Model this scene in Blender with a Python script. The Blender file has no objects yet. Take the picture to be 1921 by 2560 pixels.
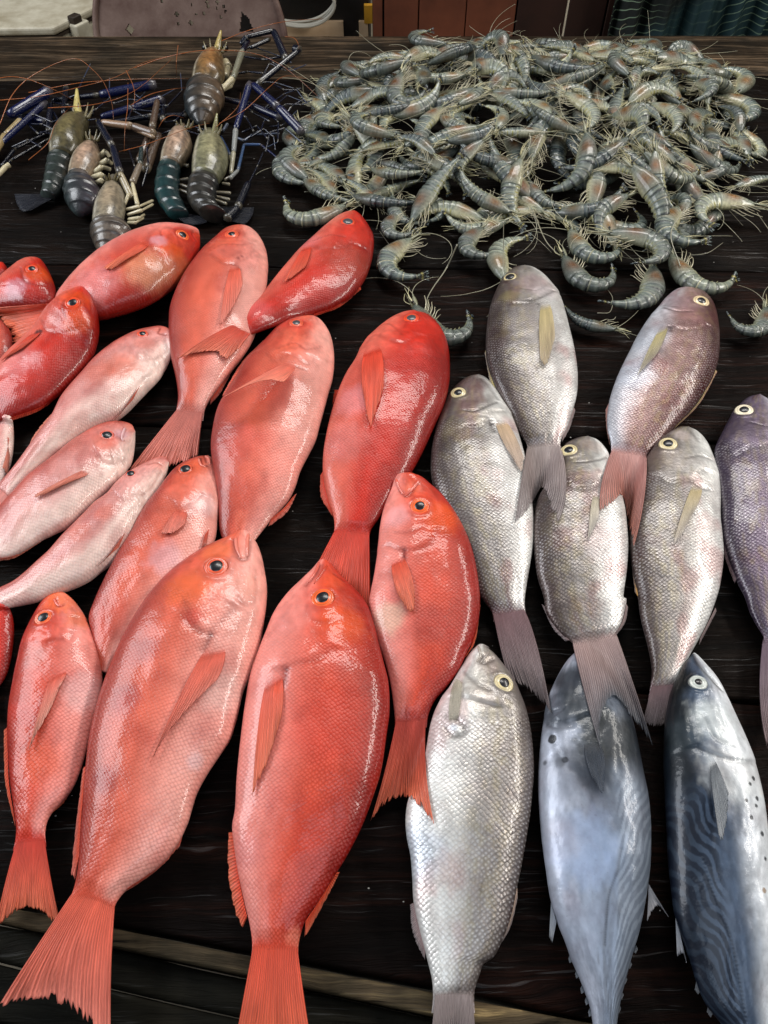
import bpy, math, random
import numpy as np
from mathutils import Vector, Matrix
from mathutils.bvhtree import BVHTree

random.seed(7)
rng = np.random.default_rng(7)
scene = bpy.context.scene
COL = scene.collection

# ------------------------------------------------------------------ camera
CAM_H = 0.75                 # metres above the table top (table top is z = 0)
PITCH = math.radians(54.0)
F_PX = 1862.0                # focal length in photo pixels (photo 1921 x 2560)
cam_data = bpy.data.cameras.new("camera")
cam_data.sensor_fit = 'VERTICAL'
cam_data.sensor_height = 36.0
cam_data.lens = 36.0 * F_PX / 2560.0
cam_data.clip_start = 0.02
cam_data.clip_end = 60.0
cam = bpy.data.objects.new("camera", cam_data)
cam.location = (0, 0, CAM_H)
cam.rotation_euler = (math.pi / 2 - PITCH, 0, 0)
COL.objects.link(cam)
scene.camera = cam

# ------------------------------------------------------------------ world + lamps
world = bpy.data.worlds.new("World")
scene.world = world
world.use_nodes = True
bg = world.node_tree.nodes["Background"]
bg.inputs[0].default_value = (0.7, 0.76, 0.85, 1)
bg.inputs[1].default_value = 0.035

def area(name, loc, target, sx, sy, watts, color):
    ld = bpy.data.lights.new(name, 'AREA')
    ld.shape = 'RECTANGLE'; ld.size = sx; ld.size_y = sy
    ld.energy = watts; ld.color = color
    o = bpy.data.objects.new(name, ld)
    o.location = loc
    d = Vector(target) - Vector(loc)
    o.rotation_euler = d.to_track_quat('-Z', 'Y').to_euler()
    COL.objects.link(o)
    return o
# open sides of the roofed market: broad cool light from the left, a smaller brighter opening right, light from behind
area("daylight_left_opening", (-2.1, 1.0, 1.5), (-0.1, 0.8, 0), 2.0, 1.1, 62, (0.93, 0.96, 1.0))
area("daylight_right_opening", (1.65, 0.9, 1.3), (0.1, 0.75, 0), 1.9, 0.22, 32, (1.0, 0.95, 0.88))
area("daylight_back_opening", (0.6, 3.0, 3.0), (0.3, 1.2, 0), 2.2, 0.7, 78, (1.0, 0.97, 0.92))
area("daylight_overhead", (0.3, -0.6, 2.2), (0.2, 0.7, 0), 1.6, 1.0, 12, (0.78, 0.88, 1.0))

scene.view_settings.view_transform = 'Standard'
scene.view_settings.look = 'None'
scene.view_settings.exposure = 0.0
scene.view_settings.gamma = 1.0
scene.cycles.max_bounces = 6
scene.cycles.transparent_max_bounces = 12

# ------------------------------------------------------------------ helpers: photo measure -> place on the table
FWD = np.array([0, math.cos(PITCH), -math.sin(PITCH)])
UPV = np.array([0, math.sin(PITCH), math.cos(PITCH)])
RGT = np.array([1.0, 0, 0])
CP = np.array([0, 0, CAM_H])

def ray(px, py):
    return RGT * ((px - 960.5) / F_PX) + UPV * ((1280.0 - py) / F_PX) + FWD

def at(p, z=0.0):
    """point seen at photo pixel p, standing at height z"""
    d = ray(p[0], p[1])
    return CP + d * ((z - CAM_H) / d[2])

def at_arr(P, z):
    P = np.asarray(P, float)
    d = RGT * ((P[..., 0:1] - 960.5) / F_PX) + UPV * ((1280.0 - P[..., 1:2]) / F_PX) + FWD
    z = np.asarray(z, float)
    return CP + d * ((z[..., None] - CAM_H) / d[..., 2:3])

CR = {  # tracing frames: origin and scale in photo pixels
 'D': (0, 0, 1.15723), '1': (0, 0, .57831), '2': (960, 0, .57892), '3': (0, 500, .42169), '4': (400, 500, .48193), '5': (1050, 620, .5247),
 '6': (0, 1000, .42169), '7': (0, 1600, .43397), '8': (500, 1200, .45181), '9': (500, 1900, .45181),
 '0': (1200, 1500, .47907), 'h': (0, 200, .24096), 'j': (350, 60, .27108), 'k': (1400, 500, .31386), 'l': (900, 500, .33133), 'm': (0, 0, .48193)}

def tr(s):
    """'6 10,20 30,40 7 1,2' -> photo pixels; a bare token switches frame"""
    out = []; f = CR['D']
    for tok in s.split():
        if ',' in tok:
            x, y = tok.split(',')
            out.append((f[0] + float(x) * f[2], f[1] + float(y) * f[2]))
        else:
            f = CR[tok]
    return np.array(out)

def trlen(s, n):   # length in a frame -> photo pixels
    return CR[s][2] * n

def L(r, g, b):
    f = lambda c: ((c / 255 + 0.055) / 1.055) ** 2.4 if c > 10 else c / 255 / 12.92
    return np.array([f(r), f(g), f(b)])

def catmull(P, n):
    """resample a polyline smoothly to n points, even in arc length"""
    P = np.asarray(P, float)
    if len(P) == 2:
        t = np.linspace(0, 1, n)[:, None]
        return P[0] * (1 - t) + P[1] * t
    Q = np.vstack([2 * P[0] - P[1], P, 2 * P[-1] - P[-2]])
    pts = []
    for i in range(1, len(Q) - 2):
        p0, p1, p2, p3 = Q[i - 1], Q[i], Q[i + 1], Q[i + 2]
        for t in np.linspace(0, 1, 16, endpoint=False):
            pts.append(0.5 * (2 * p1 + (p2 - p0) * t + (2 * p0 - 5 * p1 + 4 * p2 - p3) * t * t + (3 * p1 - p0 - 3 * p2 + p3) * t ** 3))
    pts.append(Q[-2])
    pts = np.array(pts)
    d = np.r_[0, np.cumsum(np.linalg.norm(np.diff(pts, axis=0), axis=1))]
    u = np.linspace(0, d[-1], n)
    return np.stack([np.interp(u, d, pts[:, k]) for k in range(pts.shape[1])], 1)

def blur1(a, k):
    a = np.asarray(a, float)
    if k < 1: return a
    ker = np.exp(-0.5 * (np.arange(-2 * k, 2 * k + 1) / k) ** 2); ker /= ker.sum()
    return np.convolve(np.pad(a, 2 * k, mode='edge'), ker, mode='valid')

def link(name, me, mat=None, parent=None, loc=None):
    o = bpy.data.objects.new(name, me)
    COL.objects.link(o)
    if mat is not None: me.materials.append(mat)
    if parent is not None: o.parent = parent
    if loc is not None: o.location = loc
    return o

def tag(o, label=None, cat=None, group=None, kind=None):
    if label: o["label"] = label
    if cat: o["category"] = cat
    if group: o["group"] = group
    if kind: o["kind"] = kind
    return o

def thing(name, loc, label, cat, group=None):
    o = bpy.data.objects.new(name, None)
    o.empty_display_size = 0.035
    o.location = loc
    COL.objects.link(o)
    return tag(o, label, cat, group)

def mesh(name, V, Fc, pig=None, uv=None, extra=None, smooth=True, origin=(0, 0, 0)):
    V = np.asarray(V, float) - np.asarray(origin, float)
    me = bpy.data.meshes.new(name)
    me.from_pydata(V.tolist(), [], Fc if isinstance(Fc, list) else Fc.tolist())
    if smooth: me.polygons.foreach_set("use_smooth", np.ones(len(me.polygons), bool))
    if pig is not None:
        a = me.color_attributes.new("pig", 'FLOAT_COLOR', 'POINT')
        pig = np.asarray(pig, float)
        if pig.ndim == 1: pig = np.tile(pig, (len(V), 1))
        if pig.shape[1] == 3: pig = np.hstack([pig, np.ones((len(V), 1))])
        a.data.foreach_set("color", pig.astype(np.float32).ravel())
    if uv is not None:
        l = me.uv_layers.new(name="UVMap")
        idx = np.zeros(len(me.loops), np.int32); me.loops.foreach_get("vertex_index", idx)
        l.data.foreach_set("uv", np.asarray(uv, np.float32)[idx].ravel())
    if extra is not None:
        for k, v in extra.items():
            a = me.attributes.new(k, 'FLOAT', 'POINT'); a.data.foreach_set("value", np.asarray(v, np.float32).ravel())
    me.update()
    return me

def grid_faces(ns, nt, closed):
    i = np.arange(ns - 1)[:, None]; j = np.arange(nt if closed else nt - 1)[None, :]
    a = i * nt + j; b = i * nt + (j + 1) % nt; c = (i + 1) * nt + (j + 1) % nt; d = (i + 1) * nt + j
    return np.stack([a, d, c, b], -1).reshape(-1, 4).tolist()

def noise2(u, v, seed=0, oct=4):
    """cheap smooth value noise"""
    r = np.random.default_rng(seed); out = np.zeros(np.broadcast(u, v).shape); amp = 1
    for o in range(oct):
        T = r.random((64, 64)); f = 2 ** o
        x = u * f; y = v * f
        xi = np.floor(x).astype(int); yi = np.floor(y).astype(int); fx = x - xi; fy = y - yi
        fx = fx * fx * (3 - 2 * fx); fy = fy * fy * (3 - 2 * fy)
        g = lambda a, b: T[a % 64, b % 64]
        out += amp * ((g(xi, yi) * (1 - fx) + g(xi + 1, yi) * fx) * (1 - fy) + (g(xi, yi + 1) * (1 - fx) + g(xi + 1, yi + 1) * fx) * fy - .5)
        amp *= .5
    return out

def tube(P, R, n=8, cap=True):
    """verts, faces of a tube through P (k,3) with radii R"""
    P = np.asarray(P, float); k = len(P); R = np.broadcast_to(np.asarray(R, float), (k,))
    T = np.gradient(P, axis=0); T /= np.linalg.norm(T, axis=1)[:, None] + 1e-12
    up = np.array([0, 0, 1.0]) if abs(T[0][2]) < .9 else np.array([1.0, 0, 0])
    V = []
    for i in range(k):
        a = np.cross(T[i], up); a /= np.linalg.norm(a) + 1e-12
        b = np.cross(a, T[i])
        up = b
        th = np.linspace(0, 2 * math.pi, n, endpoint=False)
        V.append(P[i] + R[i] * (np.cos(th)[:, None] * a + np.sin(th)[:, None] * b))
    V = np.vstack(V)
    F = grid_faces(k, n, True)
    if cap:
        F.append(list(range(n))); F.append([(k - 1) * n + q for q in range(n - 1, -1, -1)])
    return V, F

def merge(parts):
    """[(V,F,pig)] -> one"""
    Vs, Fs, Ps = [], [], []; o = 0
    for V, F, p in parts:
        V = np.asarray(V); Vs.append(V); Fs += [[q + o for q in f] for f in F]; o += len(V)
        p = np.asarray(p, float); Ps.append(np.tile(p, (len(V), 1)) if p.ndim == 1 else p)
    return np.vstack(Vs), Fs, np.vstack(Ps)
# ------------------------------------------------------------------ materials
class N:
    def __init__(s, name):
        s.m = bpy.data.materials.new(name); s.m.use_nodes = True
        s.t = s.m.node_tree; s.b = s.t.nodes["Principled BSDF"]
    def n(s, typ, props=None, **ins):
        x = s.t.nodes.new(typ)
        for k, v in (props or {}).items(): setattr(x, k, v)
        for k, v in ins.items():
            key = k.replace('_', ' ')
            if k.startswith('i') and k[1:].isdigit(): key = int(k[1:])
            s.set(x, key, v)
        return x
    def set(s, x, key, v):
        inp = x.inputs[key]
        if isinstance(v, bpy.types.NodeSocket): s.t.links.new(v, inp)
        elif isinstance(v, bpy.types.Node): s.t.links.new(v.outputs[0], inp)
        else: inp.default_value = v
    def math(s, op, a, b=0.0, clamp=False, c=0.0):
        return s.n('ShaderNodeMath', dict(operation=op, use_clamp=clamp), i0=a, i1=b, i2=c).outputs[0]
    def mix(s, fac, a, b, mode='MIX'):
        x = s.n('ShaderNodeMix', dict(data_type='RGBA', blend_type=mode))
        s.set(x, 0, fac); s.set(x, 6, a); s.set(x, 7, b)
        return x.outputs[2]
    def ramp(s, fac, stops):
        x = s.n('ShaderNodeValToRGB'); s.set(x, 0, fac)
        e = x.color_ramp.elements
        while len(e) < len(stops): e.new(0.5)
        for q, (p, c) in zip(e, stops):
            q.position = p; q.color = (*c, 1) if len(c) == 3 else c
        return x.outputs[0]
    def P(s, **k):
        for a, v in k.items(): s.set(s.b, a.replace('_', ' '), v)
    def noise(s, vec, scale, detail=4, rough=.55, dim='3D'):
        x = s.n('ShaderNodeTexNoise', dict(noise_dimensions=dim)); s.set(x, 'Vector', vec)
        x.inputs['Scale'].default_value = scale; x.inputs['Detail'].default_value = detail; x.inputs['Roughness'].default_value = rough
        return x.outputs[0]
    def mapping(s, vec, scale=(1, 1, 1), rot=(0, 0, 0), loc=(0, 0, 0)):
        x = s.n('ShaderNodeMapping'); s.set(x, 'Vector', vec)
        x.inputs['Scale'].default_value = scale; x.inputs['Rotation'].default_value = rot; x.inputs['Location'].default_value = loc
        return x.outputs[0]

def g3(v): return (v, v, v, 1)

def mat_skin(name, scale_mm, rough, metal, edge_dark, bump, sparkle=0.0, coat=.35, pale=0.0, sss=0.0):
    """scaly wet fish skin: pigment from the mesh, overlapping scales laid out along the body"""
    k = N(name)
    pig = k.n('ShaderNodeVertexColor', dict(layer_name='pig'))
    scl = k.n('ShaderNodeAttribute', dict(attribute_name='scl')).outputs['Fac']
    uv = k.n('ShaderNodeUVMap', dict(uv_map='UVMap')).outputs[0]
    warp = k.n('ShaderNodeTexNoise', dict(noise_dimensions='2D')); k.set(warp, 'Vector', uv); warp.inputs['Scale'].default_value = 60
    wv = k.n('ShaderNodeVectorMath', dict(operation='MULTIPLY_ADD')); k.set(wv, 0, warp.outputs[1]); wv.inputs[1].default_value = (.0022, .0022, 0); k.set(wv, 2, uv)
    sc = 1000.0 / scale_mm
    mp = k.mapping(wv.outputs[0], (sc, sc, 1), (0, 0, 0))
    rot = k.n('ShaderNodeVectorRotate', dict(rotation_type='Z_AXIS')); k.set(rot, 'Vector', mp); rot.inputs['Angle'].default_value = math.radians(45)
    vo = k.n('ShaderNodeTexVoronoi', dict(voronoi_dimensions='2D', feature='F1')); k.set(vo, 'Vector', rot.outputs[0])
    vo.inputs['Scale'].default_value = 1.0; vo.inputs['Randomness'].default_value = 0.34
    loc = k.n('ShaderNodeVectorMath', dict(operation='SUBTRACT')); k.set(loc, 0, rot.outputs[0]); k.set(loc, 1, vo.outputs['Position'])
    dt = k.n('ShaderNodeVectorMath', dict(operation='DOT_PRODUCT')); k.set(dt, 0, loc.outputs[0]); dt.inputs[1].default_value = (.7071, .7071, 0)
    lu = dt.outputs['Value']                       # -.7 .. .7 tailward inside one scale
    dist = vo.outputs['Distance']
    hgt = k.math('SUBTRACT', k.math('MULTIPLY', lu, 0.55), k.math('MULTIPLY', k.math('POWER', dist, 2.0), .9))
    fine = k.noise(k.n('ShaderNodeTexCoord').outputs['Object'], 260, 3)
    fold = k.noise(k.n('ShaderNodeTexCoord').outputs['Object'], 45, 3)
    h2 = k.math('ADD', k.math('MULTIPLY', hgt, scl), k.math('MULTIPLY', fine, k.math('SUBTRACT', 1.1, k.math('MULTIPLY', scl, .8))))
    bp = k.n('ShaderNodeBump'); bp.inputs['Strength'].default_value = bump; bp.inputs['Distance'].default_value = scale_mm * .00022; k.set(bp, 'Height', h2)
    bp2 = k.n('ShaderNodeBump'); bp2.inputs['Strength'].default_value = .25; bp2.inputs['Distance'].default_value = .003; k.set(bp2, 'Height', fold); k.set(bp2, 'Normal', bp.outputs[0])
    vis = k.ramp(k.noise(k.n('ShaderNodeTexCoord').outputs['Object'], 14, 3), [(.36, (.25, .25, .25)), (.6, (1, 1, 1))])
    scl = k.math('MULTIPLY', scl, vis)
    edge = k.math('MULTIPLY', k.math('SMOOTH_MIN', k.math('MAXIMUM', k.math('SUBTRACT', dist, .22), 0.0), .4, c=.1), scl)
    ed = k.math('MULTIPLY', edge, edge_dark * 2.2, clamp=True)
    c1 = k.mix(ed, pig.outputs[0], k.mix(1.0, pig.outputs[0], (.38, .30, .34, 1), 'MULTIPLY'))
    cen = k.math('MULTIPLY', k.math('SUBTRACT', .33, dist, clamp=True), k.math('MULTIPLY', scl, pale * 3), clamp=True)
    c1 = k.mix(cen, c1, (.95, .93, .95, 1))
    # mottling
    mot = k.noise(k.n('ShaderNodeTexCoord').outputs['Object'], 28, 5, .65)
    mr = k.ramp(mot, [(.3, (.78, .72, .72)), (.52, (1, 1, 1)), (.72, (1.12, 1.1, 1.1))])
    c2 = k.mix(.8, c1, mr, 'MULTIPLY')
    sp = k.noise(k.n('ShaderNodeTexCoord').outputs['Object'], 420, 2, .6)
    c2 = k.mix(k.math('MULTIPLY', k.math('SUBTRACT', sp, .62, clamp=True), 1.6), c2, k.mix(1.0, c2, (.45, .3, .3, 1), 'MULTIPLY'))
    k.P(Base_Color=c2, Specular_IOR_Level=.35)
    rn = k.math('ADD', rough - .08, k.math('MULTIPLY', mot, .16))
    if sparkle:
        sep = k.n('ShaderNodeSeparateColor'); k.set(sep, 0, vo.outputs['Color'])
        r0 = k.math('MULTIPLY', sep.outputs[0], sparkle)
        rn = k.math('ADD', rn, k.math('MULTIPLY', k.math('SUBTRACT', r0, sparkle * .5), scl))
        k.P(Metallic=k.math('MULTIPLY', k.math('ADD', k.math('MULTIPLY', sep.outputs[1], .5), .65), metal))
    else:
        k.P(Metallic=metal)
    k.P(Roughness=rn, Coat_Weight=coat, Coat_Roughness=.09, Normal=bp2.outputs[0])
    if sss:
        k.P(Subsurface_Weight=sss); k.b.inputs['Subsurface Radius'].default_value = (1, .35, .25); k.b.inputs['Subsurface Scale'].default_value = .006
    k.b.inputs['Coat Normal'].default_value
    bpc = k.n('ShaderNodeBump'); bpc.inputs['Strength'].default_value = .28; bpc.inputs['Distance'].default_value = scale_mm * .00016; k.set(bpc, 'Height', h2)
    bpd = k.n('ShaderNodeBump'); bpd.inputs['Strength'].default_value = .2; bpd.inputs['Distance'].default_value = .003; k.set(bpd, 'Height', k.noise(k.n('ShaderNodeTexCoord').outputs['Object'], 90, 3)); k.set(bpd, 'Normal', bpc.outputs[0])
    k.set(k.b, 'Coat Normal', bpd.outputs[0])
    return k.m

def mat_fin(name, rough=.45):
    k = N(name)
    pig = k.n('ShaderNodeVertexColor', dict(layer_name='pig'))
    op = k.n('ShaderNodeAttribute', dict(attribute_name='opq')).outputs['Fac']
    uv = k.n('ShaderNodeUVMap', dict(uv_map='UVMap')).outputs[0]
    w = k.n('ShaderNodeTexWave', dict(wave_type='BANDS', bands_direction='X')); k.set(w, 'Vector', uv)
    w.inputs['Scale'].default_value = 8.5; w.inputs['Distortion'].default_value = 2.0; w.inputs['Detail'].default_value = 2; w.inputs['Detail Scale'].default_value = 1.2
    st = k.noise(k.mapping(uv, (60, 2.5, 1)), 1.0, 3)
    r = k.ramp(w.outputs[1], [(.1, (.8, .76, .76)), (.6, (1, 1, 1)), (1, (1.15, 1.1, 1.1))])
    c = k.mix(.65, pig.outputs[0], r, 'MULTIPLY')
    c = k.mix(.7, c, k.ramp(st, [(.35, (.75, .68, .68)), (.6, (1.1, 1.1, 1.1))]), 'MULTIPLY')
    bp = k.n('ShaderNodeBump'); bp.inputs['Strength'].default_value = .6; bp.inputs['Distance'].default_value = .0012; k.set(bp, 'Height', w.outputs[1])
    al = k.math('ADD', op, k.math('MULTIPLY', k.math('SUBTRACT', w.outputs[1], .5), k.math('MULTIPLY', k.math('SUBTRACT', 1.0, op), .8)), clamp=True)
    k.P(Base_Color=c, Roughness=rough, Coat_Weight=.15, Coat_Roughness=.25, Normal=bp.outputs[0], Alpha=al, Specular_IOR_Level=.3, Subsurface_Weight=.0)
    return k.m

def mat_pig(name, rough=.3, coat=.3, bump_s=300, bump=.15, metal=0.0, mott=.3, sc=60, trans=0.0):
    """pigment from the mesh with a little mottling"""
    k = N(name)
    pig = k.n('ShaderNodeVertexColor', dict(layer_name='pig'))
    oc = k.n('ShaderNodeTexCoord').outputs['Object']
    nz = k.noise(oc, sc, 4, .6)
    c = k.mix(mott, pig.outputs[0], k.ramp(nz, [(.3, (.4, .4, .42)), (.55, (1, 1, 1)), (.8, (1.4, 1.35, 1.25))]), 'MULTIPLY')
    bp = k.n('ShaderNodeBump'); bp.inputs['Strength'].default_value = bump; bp.inputs['Distance'].default_value = .001; k.set(bp, 'Height', k.noise(oc, bump_s, 3))
    k.P(Base_Color=c, Roughness=rough, Coat_Weight=coat, Coat_Roughness=.1, Normal=bp.outputs[0], Metallic=metal)
    if trans: k.P(Subsurface_Weight=trans); k.b.inputs['Subsurface Scale'].default_value = .004; k.b.inputs['Subsurface Radius'].default_value = (1, .8, .6)
    return k.m

M_RED = mat_skin("red_scaly_skin", 3.1, .40, .0, .36, .75, coat=.4, pale=.06, sss=.12)
M_PINK = mat_skin("pink_scaly_skin", 3.0, .40, .04, .32, .7, coat=.35, pale=.15, sss=.1)
M_SILVER = mat_skin("silver_scaly_skin", 3.4, .36, .36, .40, .75, sparkle=.22, coat=.35, pale=.35)
M_TUNA = mat_skin("smooth_blue_skin", 2.6, .40, .25, .1, .12, coat=.25)
M_FIN = mat_fin("rayed_fin_skin")
M_EYE = mat_pig("glossy_fish_eye", rough=.3, coat=.25, bump=.0, mott=.1)
M_FLESH = mat_pig("wet_pink_flesh", rough=.3, coat=.5)
M_SHELL = mat_pig("wet_prawn_shell", rough=.26, coat=.5, bump=.4, bump_s=600, mott=.8, sc=170)
M_RIVER = mat_pig("wet_river_prawn_shell", rough=.32, coat=.35, bump=.5, bump_s=260, mott=.7, sc=150)
M_LEG = mat_pig("prawn_leg_shell", rough=.35, coat=.4, bump=.1, mott=.3, sc=90)
M_CLAW = mat_pig("blue_claw_shell", rough=.25, coat=.5, bump=.5, bump_s=700, mott=.4, sc=150)
# ------------------------------------------------------------------ table
def mat_wood(name, base_ramp, streak=1.0, wet=.8, sx=1.0, bump=.9, scale=1.0, warm=None):
    k = N(name)
    oc = k.n('ShaderNodeTexCoord').outputs['Object']
    w = k.noise(k.mapping(oc, (2.2 * sx, 9, 9)), 1.2, 4)
    wv = k.n('ShaderNodeVectorMath', dict(operation='MULTIPLY_ADD')); 
    cmb = k.n('ShaderNodeCombineXYZ'); k.set(cmb, 1, w); k.set(wv, 0, cmb.outputs[0]); wv.inputs[1].default_value = (0, .06, 0); k.set(wv, 2, oc)
    g1 = k.noise(k.mapping(wv.outputs[0], (7 * sx * scale, 170 * scale, 60 * scale)), 1.0, 7, .68)
    g2 = k.noise(k.mapping(wv.outputs[0], (2.0 * sx, 26, 26)), 1.0, 5, .6)
    g3_ = k.noise(oc, 9, 4, .6)
    f = k.math('ADD', k.math('MULTIPLY', g1, .6), k.math('MULTIPLY', g2, .4))
    c = k.ramp(f, base_ramp)
    c = k.mix(.6, c, k.ramp(g3_, [(.35, (.5, .5, .5)), (.62, (2.1, 1.8, 1.6))]), 'MULTIPLY')
    crack = k.ramp(g1, [(.34, (1, 1, 1)), (.40, (0, 0, 0))])
    k.P(Base_Color=k.mix(k.math('MULTIPLY', crack, .8), c, (.003, .0025, .002, 1)))
    ro = k.math('SUBTRACT', .62, k.math('MULTIPLY', k.ramp(g3_, [(.38, (0, 0, 0)), (.58, (1, 1, 1))]), wet * .42))
    bp = k.n('ShaderNodeBump'); bp.inputs['Strength'].default_value = bump; bp.inputs['Distance'].default_value = .0035
    k.set(bp, 'Height', k.math('ADD', k.math('MULTIPLY', g1, .8), k.math('MULTIPLY', g2, 1.2)))
    gl = k.noise(k.mapping(wv.outputs[0], (11 * sx, 330, 90)), 1.0, 3, .6)
    glm = k.math('MULTIPLY', k.ramp(gl, [(.60, (0, 0, 0)), (.67, (1, 1, 1))]), k.ramp(g2, [(.42, (0, 0, 0)), (.56, (1, 1, 1))]))
    k.P(Roughness=ro, Normal=bp.outputs[0], Specular_IOR_Level=k.math('ADD', .045, k.math('MULTIPLY', glm, wet * .8)))
    return k.m
DARK = [(.25, (.0012, .0009, .0008)), (.45, (.0028, .002, .0017)), (.62, (.006, .0038, .0028)), (.8, (.018, .009, .006))]
M_WOOD = mat_wood("dark_wet_wood", DARK, wet=.75)
M_WOOD_RED = mat_wood("reddish_dark_wood", [(.25, (.0013, .0009, .0008)), (.5, (.0036, .002, .0016)), (.66, (.016, .006, .004)), (.8, (.05, .018, .011))], wet=.6)
M_WOOD_WORN = mat_wood("worn_brown_wood", [(.34, (.004, .003, .0024)), (.50, (.020, .015, .010)), (.59, (.075, .056, .037)), (.72, (.26, .20, .135))], wet=.45, scale=.7)
M_WOOD_STRIP = mat_wood("weathered_pale_wood", [(.32, (.012, .010, .007)), (.50, (.055, .044, .028)), (.60, (.11, .088, .05)), (.68, (.40, .32, .16))], wet=.35, sx=1.2, scale=1.0)
M_WOOD_GREEN = mat_wood("blackish_board", [(.3, (.003, .003, .0025)), (.6, (.008, .008, .006)), (.85, (.02, .018, .013))], wet=.35)

X0, X1 = -1500, 3420
def seam(y0, y1, z=0.0):
    f = lambda x: y0 + (y1 - y0) * x / 1921
    return at((X0, f(X0)), z), at((X1, f(X1)), z)
def plank(name, far, near, z, thick, mat, parent, org, rnd=.004, gap=.003, crown=0.0, ns=120):
    """a plank between two seam lines, its long edges rounded over and a little uneven"""
    A0, A1 = [p.copy() for p in seam(*far, z)]; B0, B1 = [p.copy() for p in seam(*near, z)]
    prof = [(0, -thick), (0, -rnd), (.3, -rnd * .35), (1.0, 0)]
    V = []; xs = np.linspace(0, 1, ns)
    rr = np.random.default_rng(int(abs(far[0])) + 5)
    wob = blur1(rr.random(ns) - .5, 2) * .004; wob2 = blur1(rr.random(ns) - .5, 2) * .004
    for i, x in enumerate(xs):
        a = A0 * (1 - x) + A1 * x; b = B0 * (1 - x) + B1 * x
        d = b - a; wdt = np.linalg.norm(d[:2]); dn = d / wdt
        a = a + dn * (gap / 2 + wob[i]); b = b - dn * (gap / 2 + wob2[i])
        wdt = np.linalg.norm(b - a)
        ring = []
        for q, (u, h) in enumerate(prof): ring.append(a + dn * u * rnd + np.array([0, 0, h]))
        for t in np.linspace(.08, .92, 9):
            ring.append(a + dn * (rnd + (wdt - 2 * rnd) * t) + np.array([0, 0, crown * (1 - (2 * t - 1) ** 2)]))
        for u, h in prof[::-1]: ring.append(b - dn * u * rnd + np.array([0, 0, h]))
        V += ring
    nt = len(ring)
    F = grid_faces(ns, nt, True); F = [f[::-1] for f in F]
    F.append(list(range(nt))); F.append([(ns - 1) * nt + q for q in range(nt - 1, -1, -1)])
    me = mesh(name, V, F, origin=org)
    return link(name, me, mat, parent)

ORG_T = np.array([0, .9, 0.0])
table = thing('market_table', ORG_T, 'dark wet plank table carrying all the fish and prawns', 'table')
plank('plank', (84, 82), (200, 186), .0, .05, M_WOOD_WORN, table, ORG_T, rnd=.016, crown=.004)['label'] = 'worn brown rear plank'
plank('plank', (200, 186), (658, 678), -.003, .045, M_WOOD, table, ORG_T)
plank('plank', (658, 678), (1050, 1110), -.004, .045, M_WOOD_RED, table, ORG_T)
plank('plank', (1050, 1110), (1560, 1760), -.003, .045, M_WOOD, table, ORG_T)
plank('plank', (1560, 1760), (2262, 2640), -.004, .045, M_WOOD_RED, table, ORG_T)
plank('edge_strip', (2262, 2640), (2312, 2728), -.006, .05, M_WOOD_STRIP, table, ORG_T, rnd=.003, ns=60)['label'] = 'pale weathered edge strip'
plank('lower_board', (2312, 2728), (2408, 2850), -.02, .04, M_WOOD_GREEN, table, ORG_T, gap=.001)
plank('lower_board', (2408, 2850), (2560, 3060), -.022, .04, M_WOOD_GREEN, table, ORG_T, gap=.002)
plank('lower_board', (2560, 3060), (2760, 3300), -.022, .04, M_WOOD_GREEN, table, ORG_T, gap=.002)
for x in (-1.3, 1.3):
    for y in (.25, 1.75):
        me = mesh('leg', [(x + a * .035, y + b * .035, c) for c in (-.78, -.052) for a, b in ((-1, -1), (1, -1), (1, 1), (-1, 1))],
                  [[0, 3, 2, 1], [4, 5, 6, 7], [0, 1, 5, 4], [1, 2, 6, 5], [2, 3, 7, 6], [3, 0, 4, 7]], smooth=False, origin=ORG_T)
        link('leg', me, M_WOOD_GREEN, table)
# ------------------------------------------------------------------ what stands behind the table
def at_y(p, Y):
    d = ray(p[0], p[1]); return CP + d * (Y / d[1])
def simple_mat(name, c, rough=.6, metal=0.0, nz=12, amp=.5, c2=None, bump=.3):
    k = N(name); oc = k.n('ShaderNodeTexCoord').outputs['Object']
    n1 = k.noise(oc, nz, 6, .65)
    k.P(Base_Color=k.ramp(n1, [(.3, tuple(c * (1 - amp)) if c2 is None else tuple(c2)), (.62, tuple(c))]), Roughness=rough, Metallic=metal)
    bp = k.n('ShaderNodeBump'); bp.inputs['Strength'].default_value = bump; bp.inputs['Distance'].default_value = .004; k.set(bp, 'Height', k.noise(oc, nz * 6, 4)); k.P(Normal=bp.outputs[0])
    return k.m
def prism(poly, z0, z1, mid=None):
    n = len(poly)
    V = [(*p[:2], z0) for p in poly] + [(*p[:2], z1) for p in poly]
    return V, [list(range(n))[::-1], list(range(n, 2 * n))] + [[i, (i + 1) % n, (i + 1) % n + n, i + n] for i in range(n)]
def obj(name, VF, mat, parent, org, smooth=False, bev=0.0):
    me = mesh(name, VF[0], VF[1], smooth=smooth, origin=org)
    o = link(name, me, mat, parent)
    if bev:
        b = o.modifiers.new('b', 'BEVEL'); b.width = bev; b.segments = 3
    return o
def boxvf(a, b):
    (x0, y0, z0), (x1, y1, z1) = a, b
    V = [(x, y, z) for z in (z0, z1) for x, y in ((x0, y0), (x1, y0), (x1, y1), (x0, y1))]
    return V, [[0, 3, 2, 1], [4, 5, 6, 7], [0, 1, 5, 4], [1, 2, 6, 5], [2, 3, 7, 6], [3, 0, 4, 7]]

FLZ = -.78
fl = obj('floor', ([(-8, -3, FLZ), (8, -3, FLZ), (8, 9, FLZ), (-8, 9, FLZ)], [[0, 1, 2, 3]]), simple_mat('trodden_sandy_floor', L(150, 138, 118), .8, nz=3), None, (0, 0, 0))
tag(fl, kind='structure')

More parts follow.
